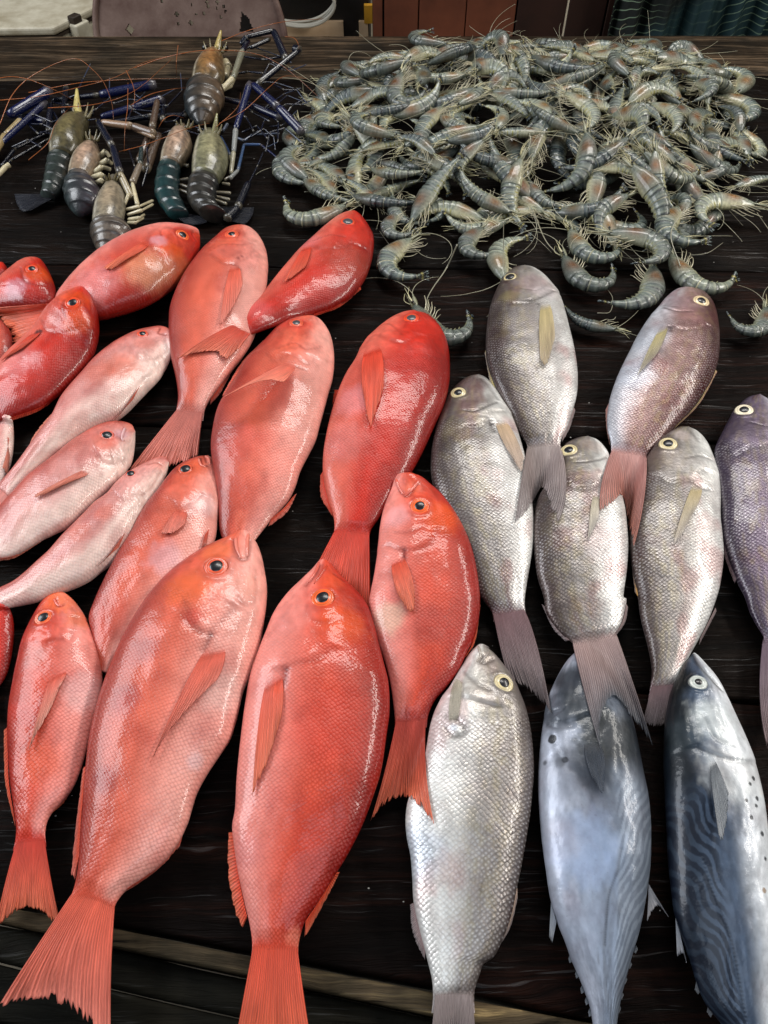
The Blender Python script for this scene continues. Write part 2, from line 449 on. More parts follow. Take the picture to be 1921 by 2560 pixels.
# ice box
M_BOX = simple_mat('worn_white_plastic', L(212, 206, 186), .45, nz=7, c2=L(150, 138, 112), bump=.1)
M_GRIME = simple_mat('grimy_rubber', L(52, 40, 30), .6)
zt = -.22
A = at(tr('1 228,118')[0], zt); Bc = at(tr('1 -420,128')[0], zt); Cc = at(tr('1 505,-22')[0], zt)
eu = (Bc - A); ev = (Cc - A); A2 = A + ev * 2.2; B2 = Bc + ev * 2.2
ctr = (A + B2) / 2
box = thing('ice_box', (ctr[0], ctr[1], FLZ), 'large grimy white ice box behind the left end of the table', 'ice box')
def shr(poly, k): c = sum(poly) / len(poly); return [c + (p - c) * k for p in poly]
lid = [A, Bc, B2, A2]
org = (ctr[0], ctr[1], FLZ)
obj('lid', prism(lid, zt - .024, zt), M_BOX, box, org, bev=.008)
obj('lid_seal', prism(shr(lid, .985), zt - .034, zt - .026), M_GRIME, box, org)
obj('box_body', prism(shr(lid, .975), FLZ + .002, zt - .036), M_BOX, box, org, bev=.01)
nrm = np.cross(ev / np.linalg.norm(ev), np.array([0, 0, 1.0])); nrm /= np.linalg.norm(nrm)
if nrm[0] < 0: nrm = -nrm
h0 = A + ev * .22; h1 = A + ev * .42
obj('latch', prism([h0 - nrm * .004, h0 + nrm * .03, h1 + nrm * .03, h1 - nrm * .004], zt - .22, zt - .012), M_BOX, box, org, bev=.006)
h0 = A + ev * .24; h1 = A + ev * .36
obj('hinge', prism([h0 - nrm * .006, h0 + nrm * .022, h1 + nrm * .022, h1 - nrm * .006], zt - .029, zt + .008), M_GRIME, box, org, bev=.004)

# round cut metal chair back
DY = 2.2
cc = at_y(tr('1 834,215')[0], DY); ee = at_y(tr('1 1240,215')[0], DY); RAD = ee[0] - cc[0]
lean = math.radians(14)
ux = np.array([1.0, 0, 0]); uz = np.array([0, math.sin(lean), math.cos(lean)]); un = np.array([0, -math.cos(lean), math.sin(lean)])
kz = 1.12
holes = []
def topx(q):  # photo frame-1 point -> disc plane coordinates
    d = ray(*tr('1 %f,%f' % q)[0]); t = np.dot(cc - CP, un) / np.dot(d, un); p = CP + d * t - cc
    return np.dot(p, ux), np.dot(p, uz)
tri = [topx(q) for q in ((1045, 48), (1035, 140), (1100, 142), (1078, 82))]
tri2 = [topx(q) for q in ((1075, 40), (1190, 200), (1080, 200))]
def inpoly(x, z, poly):
    r = False; n = len(poly)
    for i in range(n):
        x1, z1 = poly[i]; x2, z2 = poly[(i + 1) % n]
        if (z1 > z) != (z2 > z) and x < (x2 - x1) * (z - z1) / (z2 - z1) + x1: r = not r
    return r
spots = [topx(q) + (s * RAD / 400,) for q, s in (((562, 128), 17), ((765, 62), 9), ((772, 102), 9), ((826, 98), 10), ((850, 62), 6), ((882, 58), 9), ((900, 30), 8), ((938, 36), 7), ((968, 30), 9), ((940, 10), 8), ((975, 50), 6), ((830, 20), 6), ((700, 5), 9), ((895, 8), 7), ((955, 75), 7))]
G = 150; V = []; keep = {}; Fd = []
xs = np.linspace(-RAD, RAD, G)
idx = -np.ones((G, G), int)
def solid(x, z):
    if x * x + (z / kz) ** 2 > RAD ** 2: return False
    if inpoly(x, z, tri): return False
    for sx, sz, sr in spots:
        if abs(x - sx) / sr + abs(z - sz) / (sr * 1.1) < 1: return False
    return True
pts = {}
for i in range(G - 1):
    for j in range(G - 1):
        x = (xs[i] + xs[i + 1]) / 2; z = (xs[j] + xs[j + 1]) / 2 * kz
        if solid(x, z):
            f = []
            for a, b in ((i, j), (i + 1, j), (i + 1, j + 1), (i, j + 1)):
                if (a, b) not in pts:
                    pts[(a, b)] = len(V); x2 = xs[a]; z2 = xs[b] * kz; rr_ = math.hypot(x2, z2 / kz)
                    if rr_ > RAD * .985: s_ = RAD / rr_ * .995; x2 *= s_; z2 *= s_
                    V.append(cc + ux * x2 + uz * z2)
                f.append(pts[(a, b)])
            Fd.append(f)
orgc = (cc[0], cc[1] + .2, FLZ)
chair = thing('metal_chair', orgc, 'round rust stained metal chair back with cut out leaf holes', 'chair')
M_RUST = simple_mat('rust_stained_metal', L(134, 112, 102), .55, .2, nz=6, c2=L(74, 46, 38))
me = mesh('back_plate', V, Fd, smooth=False, origin=orgc); o = link('back_plate', me, M_RUST, chair)
sd = o.modifiers.new('s', 'SOLIDIFY'); sd.thickness = .012
for sx in (-1, 1):
    p0 = cc + ux * sx * RAD * .6 - uz * .2; Vt, Ft = tube([p0 + np.array([0, .03, 0]), (p0[0], p0[1] + .02, (p0[2] + FLZ) / 2), (p0[0] + sx * .03, p0[1] - .02, FLZ)], .014, 10)
    link('leg', mesh('leg', Vt, Ft, origin=orgc), M_RUST, chair)
Vt, Ft = tube([cc + ux * RAD * math.cos(a) * 1.0 + uz * RAD * kz * math.sin(a) for a in np.linspace(0, 2 * math.pi, 73)], .008, 8, cap=False)
link('rim', mesh('rim', Vt, Ft, origin=orgc), M_RUST, chair)

# dark cupboard with pale lower panel and a coil of white cable
M_BLK = simple_mat('black_painted_wood', L(26, 22, 20), .5)
M_CREAM = simple_mat('cream_board', L(236, 206, 168), .6, nz=5, c2=L(206, 170, 132), bump=.05)
M_YEL = simple_mat('yellow_plastic', L(206, 150, 40), .5)
cy = 2.65
p0 = at_y(tr('1 1130,0')[0], cy); p1 = at_y(tr('1 1600,170')[0], cy)
orgk = ((p0[0] + p1[0]) / 2, cy + .2, FLZ)
cup = thing('low_cupboard', orgk, 'black low cupboard with cream lower panels beside the plank wall', 'cupboard')
yy = lambda px, py: at_y(tr('1 %f,%f' % (px, py))[0], cy)
obj('carcass', boxvf((yy(960, 0)[0], cy + .012, FLZ), (yy(1595, 0)[0], cy + .4, .32)), M_BLK, cup, orgk)
for a, b in ((1228, 1484), (1552, 1592)):
    q0 = yy(a, 92); q1 = yy(b, 92)
    obj('cream_panel', boxvf((q0[0], cy - .004, FLZ + .05), (q1[0], cy + .010, q0[2])), M_CREAM, cup, orgk)
q0 = yy(1575, 50); obj('yellow_tab', boxvf((q0[0], cy - .01, q0[2] - .03), (q0[0] + .03, cy + .008, q0[2] + .02)), M_YEL, cup, orgk)
pts_ = []
c0 = yy(1290, -18)
for a in np.linspace(0, 2 * math.pi * 5.3, 220):
    pts_.append(c0 + np.array([.115 * math.cos(a) + .004 * math.sin(a * 3), -.05 + .015 * math.sin(a * .37), .058 * math.sin(a) + .006 * math.cos(a * .7)]))
Vt, Ft = tube(pts_, .0045, 8)
coil = link('cable_coil', mesh('cable_coil', Vt, Ft, origin=c0), simple_mat('white_cable', L(196, 192, 178), .4, nz=4, amp=.2), loc=tuple(c0))
tag(coil, 'coil of pale cable hanging on the black cupboard', 'cable')

# plank wall
wy = 2.5
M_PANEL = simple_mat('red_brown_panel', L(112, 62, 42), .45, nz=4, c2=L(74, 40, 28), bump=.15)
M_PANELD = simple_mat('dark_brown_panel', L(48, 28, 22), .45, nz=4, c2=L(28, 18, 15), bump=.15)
orgw = (at_y(tr('2 480,0')[0], wy)[0], wy, FLZ)
wall = thing('plank_wall', orgw, 'red brown wall of upright planks behind the prawn heap', 'wall')
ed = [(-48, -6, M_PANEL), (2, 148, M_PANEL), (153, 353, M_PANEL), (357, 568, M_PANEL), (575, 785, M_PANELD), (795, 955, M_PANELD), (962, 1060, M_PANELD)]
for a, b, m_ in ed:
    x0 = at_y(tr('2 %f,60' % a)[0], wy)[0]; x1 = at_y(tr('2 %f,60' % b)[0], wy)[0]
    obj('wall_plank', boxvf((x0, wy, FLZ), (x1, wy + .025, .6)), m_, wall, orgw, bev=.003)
x0 = at_y(tr('2 560,60')[0], wy)[0]; x1 = at_y(tr('2 1050,60')[0], wy)[0]
xa = at_y(tr('2 786,60')[0], wy)[0]; xb = at_y(tr('2 794,60')[0], wy)[0]
obj('gap_light_strip', boxvf((xa, wy + .004, FLZ), (xb, wy + .03, .6)), simple_mat('gap_light_colour', L(240, 226, 200), .5, amp=.2), wall, orgw)  # added pale strip, its colour stands for daylight showing through the plank gap
x0 = at_y(tr('2 -50,60')[0], wy)[0]
obj('backing_board', boxvf((x0, wy + .032, FLZ), (x1 + .1, wy + .05, .6)), M_BLK, wall, orgw)

# curtain
ky = 2.4
xa = at_y(tr('2 985,60')[0], ky)[0]; xb = at_y(tr('2 1900,60')[0], ky)[0]
kc = N('dark_green_striped_cloth')
uvn = kc.n('ShaderNodeUVMap', dict(uv_map='UVMap')).outputs[0]
sp = kc.n('ShaderNodeSeparateXYZ'); kc.set(sp, 0, uvn)
u_ = sp.outputs[0]; v_ = sp.outputs[1]
nzz = kc.noise(uvn, 2.2, 2)
lin = kc.math('ADD', kc.math('MULTIPLY', v_, 60), kc.math('ADD', kc.math('MULTIPLY', nzz, 16), kc.math('MULTIPLY', u_, -9)))
fr = kc.math('FRACT', lin)
ln = kc.ramp(kc.math('ABSOLUTE', kc.math('SUBTRACT', fr, .5)), [(.0, (1, 1, 1)), (.09, (0, 0, 0))])
msk = kc.ramp(kc.noise(uvn, 3.1, 2), [(.42, (.1, .1, .1)), (.58, (1, 1, 1))])
base = kc.mix(kc.ramp(kc.math('ADD', v_, kc.math('MULTIPLY', u_, -.35)), [(.30, (1, 1, 1)), (.34, (0, 0, 0))]), (*L(4, 13, 11), 1), (*L(16, 46, 50), 1))
kc.P(Base_Color=kc.mix(kc.math('MULTIPLY', ln, msk), base, (*L(136, 160, 132), 1)), Roughness=.7)
nu, nv = 160, 12; V = []; UV = []
z0c, z1c = FLZ + .15, .55
for j in range(nv):
    for i in range(nu):
        u = i / (nu - 1); v = j / (nv - 1)
        V.append((xa + (xb - xa) * u, ky + .022 * math.sin(u * 42 + 1.2 * math.sin(u * 9)) + .01 * math.sin(u * 95), z0c + (z1c - z0c) * v)); UV.append((u, v))
me = mesh('curtain', V, grid_faces(nv, nu, False), uv=UV, origin=((xa + xb) / 2, ky, 0))
cur = link('curtain', me, kc.m, loc=((xa + xb) / 2, ky, 0))
sd = cur.modifiers.new('s', 'SOLIDIFY'); sd.thickness = .002
tag(cur, 'dark green cloth with thin pale stripes hanging at the right behind the table', 'curtain')
# ------------------------------------------------------------------ fish builder
BUILT = []      # collision surfaces of the fish laid down so far

class Surf:
    def __init__(s, V, F): s.b = BVHTree.FromPolygons([tuple(v) for v in V], F)
    def cast(s, p):
        d = ray(p[0], p[1]); n = np.linalg.norm(d)
        h = s.b.ray_cast(Vector(CP), Vector(d / n), 8.0)
        if h[0] is None: return None
        nn = np.array(h[1])
        return np.array(h[0]), (nn if np.dot(nn, d) < 0 else -nn)

def cast_all(p, surfs=None):
    best = None
    for s in (BUILT if surfs is None else surfs):
        h = s.cast(p)
        if h is not None and (best is None or h[0][2] > best[2]): best = h[0]
    return best

def cast_near(s, p, step=4, tries=14):
    """cast; if the pixel just misses the surface walk around it"""
    h = s.cast(p)
    if h: return h
    for r in range(1, tries):
        for a in range(12):
            q = (p[0] + r * step * math.cos(a * math.pi / 6), p[1] + r * step * math.sin(a * math.pi / 6))
            h = s.cast(q)
            if h: return h
    return None

PAL = {  # dorsal, flank, belly pigments, fin, fin edge, eye ring
 'red':  (L(156, 28, 18), L(208, 74, 50), L(230, 138, 126), L(224, 72, 42), L(228, 120, 88), L(236, 98, 44)),
 'deep': (L(144, 20, 10), L(196, 40, 22), L(216, 104, 86), L(214, 58, 34), L(222, 100, 74), L(224, 72, 36)),
 'rose': (L(146, 44, 36), L(215, 98, 74), L(236, 162, 148), L(222, 78, 48), L(226, 130, 112), L(220, 90, 60)),
 'pale': (L(182, 78, 64), L(214, 146, 138), L(236, 206, 194), L(222, 108, 84), L(232, 148, 124), L(220, 80, 52)),
 'silver': (L(78, 66, 64), L(150, 144, 140), L(228, 228, 224), L(164, 142, 140), L(150, 140, 140), L(206, 190, 146)),
 'plum': (L(88, 56, 56), L(150, 118, 114), L(190, 192, 200), L(176, 132, 130), L(196, 150, 138), L(212, 190, 150)),
 'slate': (L(62, 52, 68), L(112, 98, 116), L(190, 188, 200), L(120, 100, 108), L(150, 130, 130), L(226, 214, 186)),
 'tunaA': (L(34, 40, 48), L(116, 126, 142), L(168, 174, 188), L(70, 78, 92), L(120, 128, 140), L(170, 176, 174)),
 'tunaB': (L(8, 12, 16), L(72, 86, 106), L(232, 236, 240), L(96, 104, 112), L(150, 155, 160), L(172, 178, 172)),
}

def smooth01(x): x = np.clip(x, 0, 1); return x * x * (3 - 2 * x)

def fin_mesh(name, base, tips, zbase, ztip, col, coltip, mat, parent, org, mid=None, nu=56, nv=16, own=None, lift=(.0015, .005), surfs=None, jag=.05, op=(1, .8), fade=0.0, pw=.8, seed=0, thick=.0006, wav=.0005):
    r = np.random.default_rng(seed + 11)
    base = np.asarray(base, float); tips = np.asarray(tips, float)
    if len(base) == 2 and np.dot(base[1] - base[0], tips[-1] - tips[0]) < 0: base = base[::-1]
    if mid is not None and np.dot(base[-1] - base[0], mid[-1] - mid[0]) < 0: mid = mid[::-1]
    B = catmull(base, nu); T = catmull(tips, nu)
    j = 1 - jag * r.random(nu) ** 2
    t = np.linspace(0, 1, nv)
    px = np.zeros((nv, nu, 2))
    for a in range(nv):
        s = t[a] * np.where(t[a] > .6, 1 - (1 - j) * (t[a] - .6) / .4, 1)
        s = np.broadcast_to(s, (nu,))[:, None]
        if mid is None: px[a] = B * (1 - s) + T * s
        else:
            Mi = catmull(mid, nu) * 2 - (B + T) * .5
            px[a] = B * (1 - s) ** 2 + Mi * 2 * s * (1 - s) + T * s * s
    Z = np.zeros((nv, nu))
    if own is not None:
        hit = np.full((nv, nu), np.nan); P = np.zeros((nv, nu, 3))
        for a in range(nv):
            for b in range(nu):
                h = own.cast(px[a, b])
                if h is not None:
                    hit[a, b] = h[0][2] + h[1][2] * (lift[0] + (lift[1] - lift[0]) * t[a])
        # fill misses from the nearest row or column that hit
        for a in range(nv):
            ok = ~np.isnan(hit[a])
            if ok.any(): hit[a] = np.interp(np.arange(nu), np.where(ok)[0], hit[a][ok])
            elif a > 0: hit[a] = hit[a - 1] * .93
        hit = np.nan_to_num(hit, nan=zbase)
        for b in range(nu): hit[:, b] = blur1(hit[:, b], 1)
        for a in range(nv): hit[a] = blur1(hit[a], 2)
        Z = hit + (lift[0] + (lift[1] - lift[0]) * t[:, None])
        w = .25 * smooth01(1 - t[:, None] / .25)
    else:
        Z = zbase + (ztip - zbase) * t[:, None] ** pw + np.zeros((1, nu))
        need = np.full((nv, nu), -1.0)
        for a in range(0, nv):
            for b in range(0, nu):
                h = cast_all(px[a, b], surfs)
                if h is not None: need[a, b] = h[2] + .0035
        if (need > 0).any():
            Y = np.maximum(Z, need)
            for it in range(3):
                Y2 = Y.copy()
                for b in range(nu): Y2[:, b] = blur1(Y2[:, b], 1.5 if False else 2)
                for a in range(nv): Y2[a] = blur1(Y2[a], 3)
                Y = np.maximum(Y2, need)
            Z = Y; Z[0] = np.maximum(Z[0], zbase)
    Pq = at_arr(px, Z); spc = np.linalg.norm(np.diff(Pq, axis=1), axis=2).mean(1); spc = np.minimum(np.r_[spc], .0014)
    Z = Z + (spc * .30)[:, None] * np.sin(np.arange(nu) * (math.pi / 2.0))[None, :] * smooth01((t[:, None] - .12) * 2)
    P = at_arr(px, Z)
    top = P.reshape(-1, 3); bot = top - np.array([0, 0, thick])
    F = grid_faces(nv, nu, False); n = len(top)
    F2 = [[q + n for q in f[::-1]] for f in F]
    rim = [b for b in range(nu)] + [a * nu + nu - 1 for a in range(1, nv)] + [(nv - 1) * nu + b for b in range(nu - 2, -1, -1)] + [a * nu for a in range(nv - 2, 0, -1)]
    F3 = [[rim[q], rim[(q + 1) % len(rim)], rim[(q + 1) % len(rim)] + n, rim[q] + n] for q in range(len(rim))]
    tt = np.repeat(t, nu); uu = np.tile(np.linspace(0, 1, nu), nv)
    streak = (r.random(nu) - .5) * .35
    c = col * (1 - tt[:, None] ** 1.3) + coltip * tt[:, None] ** 1.3
    c = c * (1 + np.tile(streak, nv)[:, None] * tt[:, None])
    c = c * (1 + .25 * noise2(uu * 5, tt * 4, seed)[:, None])
    opq = op[0] + (op[1] - op[0]) * tt
    if fade: opq = opq * smooth01(tt / fade) * 1.0 - .5 * (1 - smooth01(tt / fade))
    me = mesh(name, np.vstack([top, bot]), F + F2 + F3, np.vstack([c, c]), np.tile(np.stack([uu, tt], 1), (2, 1)), dict(opq=np.tile(opq, 2)), origin=org)
    o = link(name, me, mat, parent)
    return o, P

def eye_mesh(center, normal, r, ring, parent, org, pupil=.52, dark=(L(40, 12, 10)), dull=False, squash=1.0):
    nr, na = 18, 40
    rr = np.linspace(0, 1, nr)
    hz = np.interp(rr, [0, .35, .5, .62, .72, .82, .9, 1], [.30, .28, .25, .20, .21, .20, .10, -.35])
    n = Vector(normal).normalized(); q = Vector((0, 0, 1)).rotation_difference(n).to_matrix()
    V = []; C = []
    for a, (x, h) in enumerate(zip(rr, hz)):
        for b in range(na):
            th = 2 * math.pi * b / na
            V.append(Vector(center) + q @ Vector((x * r * math.cos(th), x * r * math.sin(th) * squash, h * r)))
            if x < .62: c = ring * 1.15
            elif x < .70: c = dark * .45 + ring * .55
            elif x < .86: c = ring * .95
            else: c = ring * .45 + dark * .4
            C.append(c * (1 + .12 * math.sin(th * 3 + x * 5)))
    F = grid_faces(nr, na, True)
    me = mesh("eye", [tuple(v) for v in V], F, np.array(C), origin=org)
    e = link("eye", me, M_EYE, parent)
    V = []; C = []
    pd = L(26, 26, 31) if not dull else L(62, 60, 64)
    for x in np.linspace(0, 1, 8):
        for b in range(24):
            th = 2 * math.pi * b / 24
            rx = x * r * pupil * (1 + .10 * max(0, math.cos(th - 1.2)) ** 4)
            V.append(Vector(center) + q @ Vector((rx * math.cos(th), rx * math.sin(th) * squash, r * (.26 + .10 * (1 - x * x)) - (.05 * r if x == 1 else 0))))
            C.append(pd * (1 + .5 * x * dull))
    me = mesh("pupil", [tuple(v) for v in V], grid_faces(8, 24, True), np.array(C), origin=org)
    link("pupil", me, M_EYE, e)
    return e

def make_fish(name, label, cat, group, pal, dor, ven, tail=None, tailmid=None, eye=None, pect=None, fins=(), creases=(), gill=None, blobs=(),
              T=.42, mat=None, NS=250, NT=84, seed=0, dullp=False, taildark=None, stripes=None, headlen=.27, lift=0.0, white=None, bshift=0.0, ztail=.006, tailop=(1, .85), contrast=1.0, lateral=None, fatten=1.0, tailtip=None, lips=()):
    mat = mat or M_RED
    cd, cf, cb, cfin, cfe, ceye = PAL[pal]
    D = catmull(tr(dor), NS * 2); Vn = catmull(tr(ven), NS * 2)
    # distribute stations more densely at the snout
    u = np.linspace(0, 1, NS); u = (u * .5 + .5 * u ** 1.9) * (NS * 2 - 1)
    ii = np.arange(NS * 2)
    D = np.stack([np.interp(u, ii, D[:, k]) for k in (0, 1)], 1); Vn = np.stack([np.interp(u, ii, Vn[:, k]) for k in (0, 1)], 1)
    D0 = at_arr(D, np.full(NS, .02)); V0 = at_arr(Vn, np.full(NS, .02))
    w = np.linalg.norm(D0 - V0, axis=1) / 2
    C0 = (D0 + V0) / 2
    s = np.r_[0, np.cumsum(np.linalg.norm(np.diff(C0, axis=0), axis=1))]; Ltot = s[-1]; s = s / Ltot
    W = np.percentile(w, 92)
    TT = T * W
    prof = np.interp(s, [0, .02, .06, .12, .22, .38, .6, .8, .93, 1], [.04, .22, .42, .62, .86, 1.0, .90, .60, .32, .10])
    prof = blur1(prof, 5); prof[0] = .03
    th = TT * prof * (1 - .92 * smooth01((s - .94) / .06) * bool(tail))
    zc = .5 * TT + .5 * th + lift
    # rest on whatever already lies beneath
    need = np.full(NS, -1.0)
    for i in range(4, NS, 4):
        for f in (.28, .5, .72):
            h = cast_all(D[i] * f + Vn[i] * (1 - f))
            if h is not None: need[i] = max(need[i], h[2] + th[i] * .82)
    if (need > 0).any():
        Y = np.maximum(zc, need)
        for it in range(3): Y = np.maximum(blur1(Y, 12), need)
        zc = np.maximum(blur1(Y, 6), zc)
    D3 = at_arr(D, zc); V3 = at_arr(Vn, zc)
    c3 = (D3 + V3) / 2; hw = (V3 - D3) / 2          # dorsal -> ventral
    ang = np.linspace(0, 2 * math.pi, NT, endpoint=False)       # 0 = dorsal edge, pi/2 top, pi ventral, 3pi/2 underside
    ca = -np.cos(ang); sa = np.sin(ang)
    up = np.sign(sa) * np.abs(sa) ** .86
    P = c3[:, None, :] + hw[:, None, :] * ca[None, :, None]
    zz = np.where(sa >= 0, th[:, None] * up * fatten, th[:, None] * up * .95)
    P[..., 2] = np.maximum(zc[:, None] + zz, .0008)
    # irregular body: gentle dents
    U = np.repeat(s[:, None], NT, 1); A = np.repeat(ang[None, :], NS, 0)
    vv = (1 - np.cos(A)) / 2                          # 0 dorsal .. 1 ventral
    tp = (sa > 0)[None, :] * np.sin(np.clip(A, 0, math.pi))
    dent = noise2(U * 9 + seed, vv * 5 + seed, seed + 3, 3) * TT * .07 * smooth01(U * 12)
    P[..., 2] += dent * tp
    F = grid_faces(NS, NT, True)
    F.append(list(range(NT)))
    if not tail: F.append([(NS - 1) * NT + q for q in range(NT - 1, -1, -1)])
    e1 = P[NS // 2 + 1, NT // 4] - P[NS // 2, NT // 4]; e2 = P[NS // 2, NT // 4 + 1] - P[NS // 2, NT // 4]
    q0 = F[(NS // 2) * NT + NT // 4]; Pf_ = P.reshape(-1, 3)
    if np.cross(Pf_[q0[1]] - Pf_[q0[0]], Pf_[q0[2]] - Pf_[q0[1]])[2] < 0: F = [f[::-1] for f in F]
    own = Surf(P.reshape(-1, 3), F)
    # ---- pigments
    bs = np.clip(vv + .06 * noise2(U * 6, vv * 3, seed + 5, 4) + bshift, 0, 1)
    col = cd * (1 - smooth01(bs / .42))[..., None] + cf * (smooth01(bs / .42) * (1 - smooth01((bs - .45) / .45)))[..., None] + cb * smooth01((bs - .45) / .45)[..., None]
    und = (sa < -.05)[None, :] * np.ones((NS, 1))
    n1 = noise2(U * 22 + 3, vv * 12, seed + 7, 4)
    col = col * (1 + .18 * contrast * n1)[..., None]
    # blotches of deeper colour along the flank
    n2 = smooth01((noise2(U * 7 + 9, vv * 3.5, seed + 9, 3) - .12) * 3)
    col = col * (1 - .30 * contrast * n2[..., None] * np.array([.5, 1, 1]))
    if pal in ('silver', 'plum', 'slate'):
        ln = np.sin(vv * 58 + 2 * noise2(U * 5, vv * 2, seed)) * .5 + .5
        yel = smooth01((noise2(U * 34, vv * 26, seed + 13, 2) + .05) * 3) * smooth01(1 - abs(vv - .36) / .4)
        col = col * (1 - .35 * yel[..., None]) + (col * .45 + np.array(L(176, 162, 92)) * .55) * (.35 * yel[..., None])
        col = col * (1 - .16 * (ln * smooth01(1 - abs(vv - .3) / .42))[..., None])
    tb = (taildark if taildark is not None else (cfin * .4 + cf * .6))
    if tail:
        ke = smooth01((U - .93 - .02 * noise2(vv * 9, U * 3, seed)) / .06)[..., None] * .85
        col = col * (1 - ke) + tb * ke
    hd = 1 - smooth01((U - headlen) / .05)
    n4 = noise2(U * 60, vv * 26, seed + 41, 3)
    col = col * (1 + .30 * n4 * hd)[..., None]
    scl = smooth01((U - headlen * (1.0 - .25 * np.abs(vv - .55))) / .05)
    def near(pt): 
        h = cast_near(own, pt); return None if h is None else h[0]
    PP = P
    N3 = np.cross(np.gradient(P, axis=1), np.gradient(P, axis=0)); N3 /= np.linalg.norm(N3, axis=2)[..., None] + 1e-12
    if N3[NS // 2, NT // 4][2] < 0: N3 = -N3
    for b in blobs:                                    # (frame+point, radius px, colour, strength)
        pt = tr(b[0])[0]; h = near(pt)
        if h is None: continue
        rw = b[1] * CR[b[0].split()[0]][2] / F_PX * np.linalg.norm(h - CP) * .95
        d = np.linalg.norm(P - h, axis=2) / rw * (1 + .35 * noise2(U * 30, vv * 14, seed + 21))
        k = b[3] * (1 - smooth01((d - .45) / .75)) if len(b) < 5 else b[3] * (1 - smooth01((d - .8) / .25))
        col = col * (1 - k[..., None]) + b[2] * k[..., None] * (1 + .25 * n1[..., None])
    disp = np.zeros((NS, NT))
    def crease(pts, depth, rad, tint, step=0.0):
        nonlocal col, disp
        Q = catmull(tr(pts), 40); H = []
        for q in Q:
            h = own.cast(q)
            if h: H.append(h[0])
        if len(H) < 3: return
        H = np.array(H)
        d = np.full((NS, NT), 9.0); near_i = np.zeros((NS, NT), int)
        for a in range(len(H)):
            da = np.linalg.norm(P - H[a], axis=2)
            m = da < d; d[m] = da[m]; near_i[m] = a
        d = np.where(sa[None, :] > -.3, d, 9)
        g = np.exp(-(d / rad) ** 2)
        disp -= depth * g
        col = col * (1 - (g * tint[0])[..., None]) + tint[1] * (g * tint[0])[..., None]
        if step:
            si = np.array([U[np.unravel_index(np.argmin(np.linalg.norm(P - h, axis=2)), U.shape)] for h in H])
            side = smooth01((si[near_i] - U) / .012)
            disp += step * side * np.exp(-(d / (rad * 6)) ** 2)
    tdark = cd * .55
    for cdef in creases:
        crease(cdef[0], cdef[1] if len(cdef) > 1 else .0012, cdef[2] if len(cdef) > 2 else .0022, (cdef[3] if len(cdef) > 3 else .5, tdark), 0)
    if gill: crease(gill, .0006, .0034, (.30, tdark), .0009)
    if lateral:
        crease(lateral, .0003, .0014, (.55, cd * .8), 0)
    if eye:
        epx = tr(eye[0])[0]; er = 1.12 * eye[1] * CR[eye[0].split()[0]][2]
        h = cast_near(own, epx)
        dist = np.linalg.norm(h[0] - CP); R = er / F_PX * dist * (np.dot((h[0] - CP) / dist, FWD))
        d = np.linalg.norm(P - h[0], axis=2)
        g = np.exp(-((d - R * 1.12) / (R * .22)) ** 2)
        disp += R * .07 * g; disp -= R * .25 * smooth01(1 - d / (R * .95))
        col = col * (1 - .25 * g[..., None]) + (cd * .8) * .25 * g[..., None]
    P = P + N3 * (disp * smooth01(U * 30))[..., None]
    if stripes: col = stripes(U, vv, col, sa, P)
    P[..., 2] = np.maximum(P[..., 2], .0006)
    org = np.array([c3[NS // 2][0], c3[NS // 2][1], 0.0])
    root = thing(name, org, label, cat, group)
    sg = np.cumsum(np.r_[0, np.linalg.norm(np.diff(P[:, NT // 4], axis=0), axis=1)])
    per = np.median(np.linalg.norm(hw, axis=1)) * 2.1
    wl = np.linalg.norm(hw, axis=1)
    # across coordinate in metres, held steady along the body so the scale rows stay even
    uv = np.stack([np.repeat(sg[:, None], NT, 1), (vv - .5) * (2.2 * (wl * .6 + per / 2.1 * .2))[:, None] * np.where(sa[None, :] < 0, -1, 1)], -1).reshape(-1, 2)
    me = mesh("body", P.reshape(-1, 3), F, np.clip(col, .002, .95).reshape(-1, 3), uv, dict(scl=scl.reshape(-1)), origin=org)
    link("body", me, mat, root)
    own2 = Surf(P.reshape(-1, 3), F)
    # ---- tail fin
    newp = []
    if tail:
        fs = tail
        kb = int(np.argmin(abs(s - .955)))
        base = np.array([D[kb] * .93 + Vn[kb] * .07, Vn[kb] * .93 + D[kb] * .07])
        tm = None if tailmid is None else tr(tailmid)
        o, Pf = fin_mesh("tail_fin", base, tr(tail), zc[kb] + th[kb] * .9 + .0004, ztail, tb, tailtip if tailtip is not None else cfe, M_FIN, root, org, mid=tm, nu=72, nv=26, seed=seed, op=tailop, jag=.10, thick=.0009, wav=.0007, fade=.09, pw=1.3)
        newp.append(Pf)
    if pect:
        for j, pc in enumerate(pect if isinstance(pect, list) else [pect]):
            k = dict(lift=(.0004, .0018)); k.update(pc[2] if len(pc) > 2 else {})
            pb = tr(pc[0]); pt_ = tr(pc[1]); cm = pb.mean(0); wide = k.pop('root', .6)
            if np.dot(pb[1] - pb[0], pt_[-1] - pt_[0]) < 0: pb = pb[::-1]
            pm = np.array([pb[0] * .6 + pt_[0] * .4, (pb.mean(0)) * .6 + pt_.mean(0) * .4, pb[1] * .6 + pt_[-1] * .4])
            c_in = k.pop('c0', cfin); k['c0'] = c_in * 1.2 * .75 + (cf * .6 + cb * .4) * .25 if pal not in ('tunaA', 'tunaB') else c_in
            fin_mesh("pectoral_fin", cm + (pb - cm) * wide - (pt_.mean(0) - cm) * .04, pt_, .03, .03, k.pop('c0', cfin), k.pop('c1', cfe), M_FIN, root, org, own=own2, seed=seed + 5 + j, op=k.pop('op', (1, .97)), nu=44, nv=26, fade=.26, mid=pm, **k)
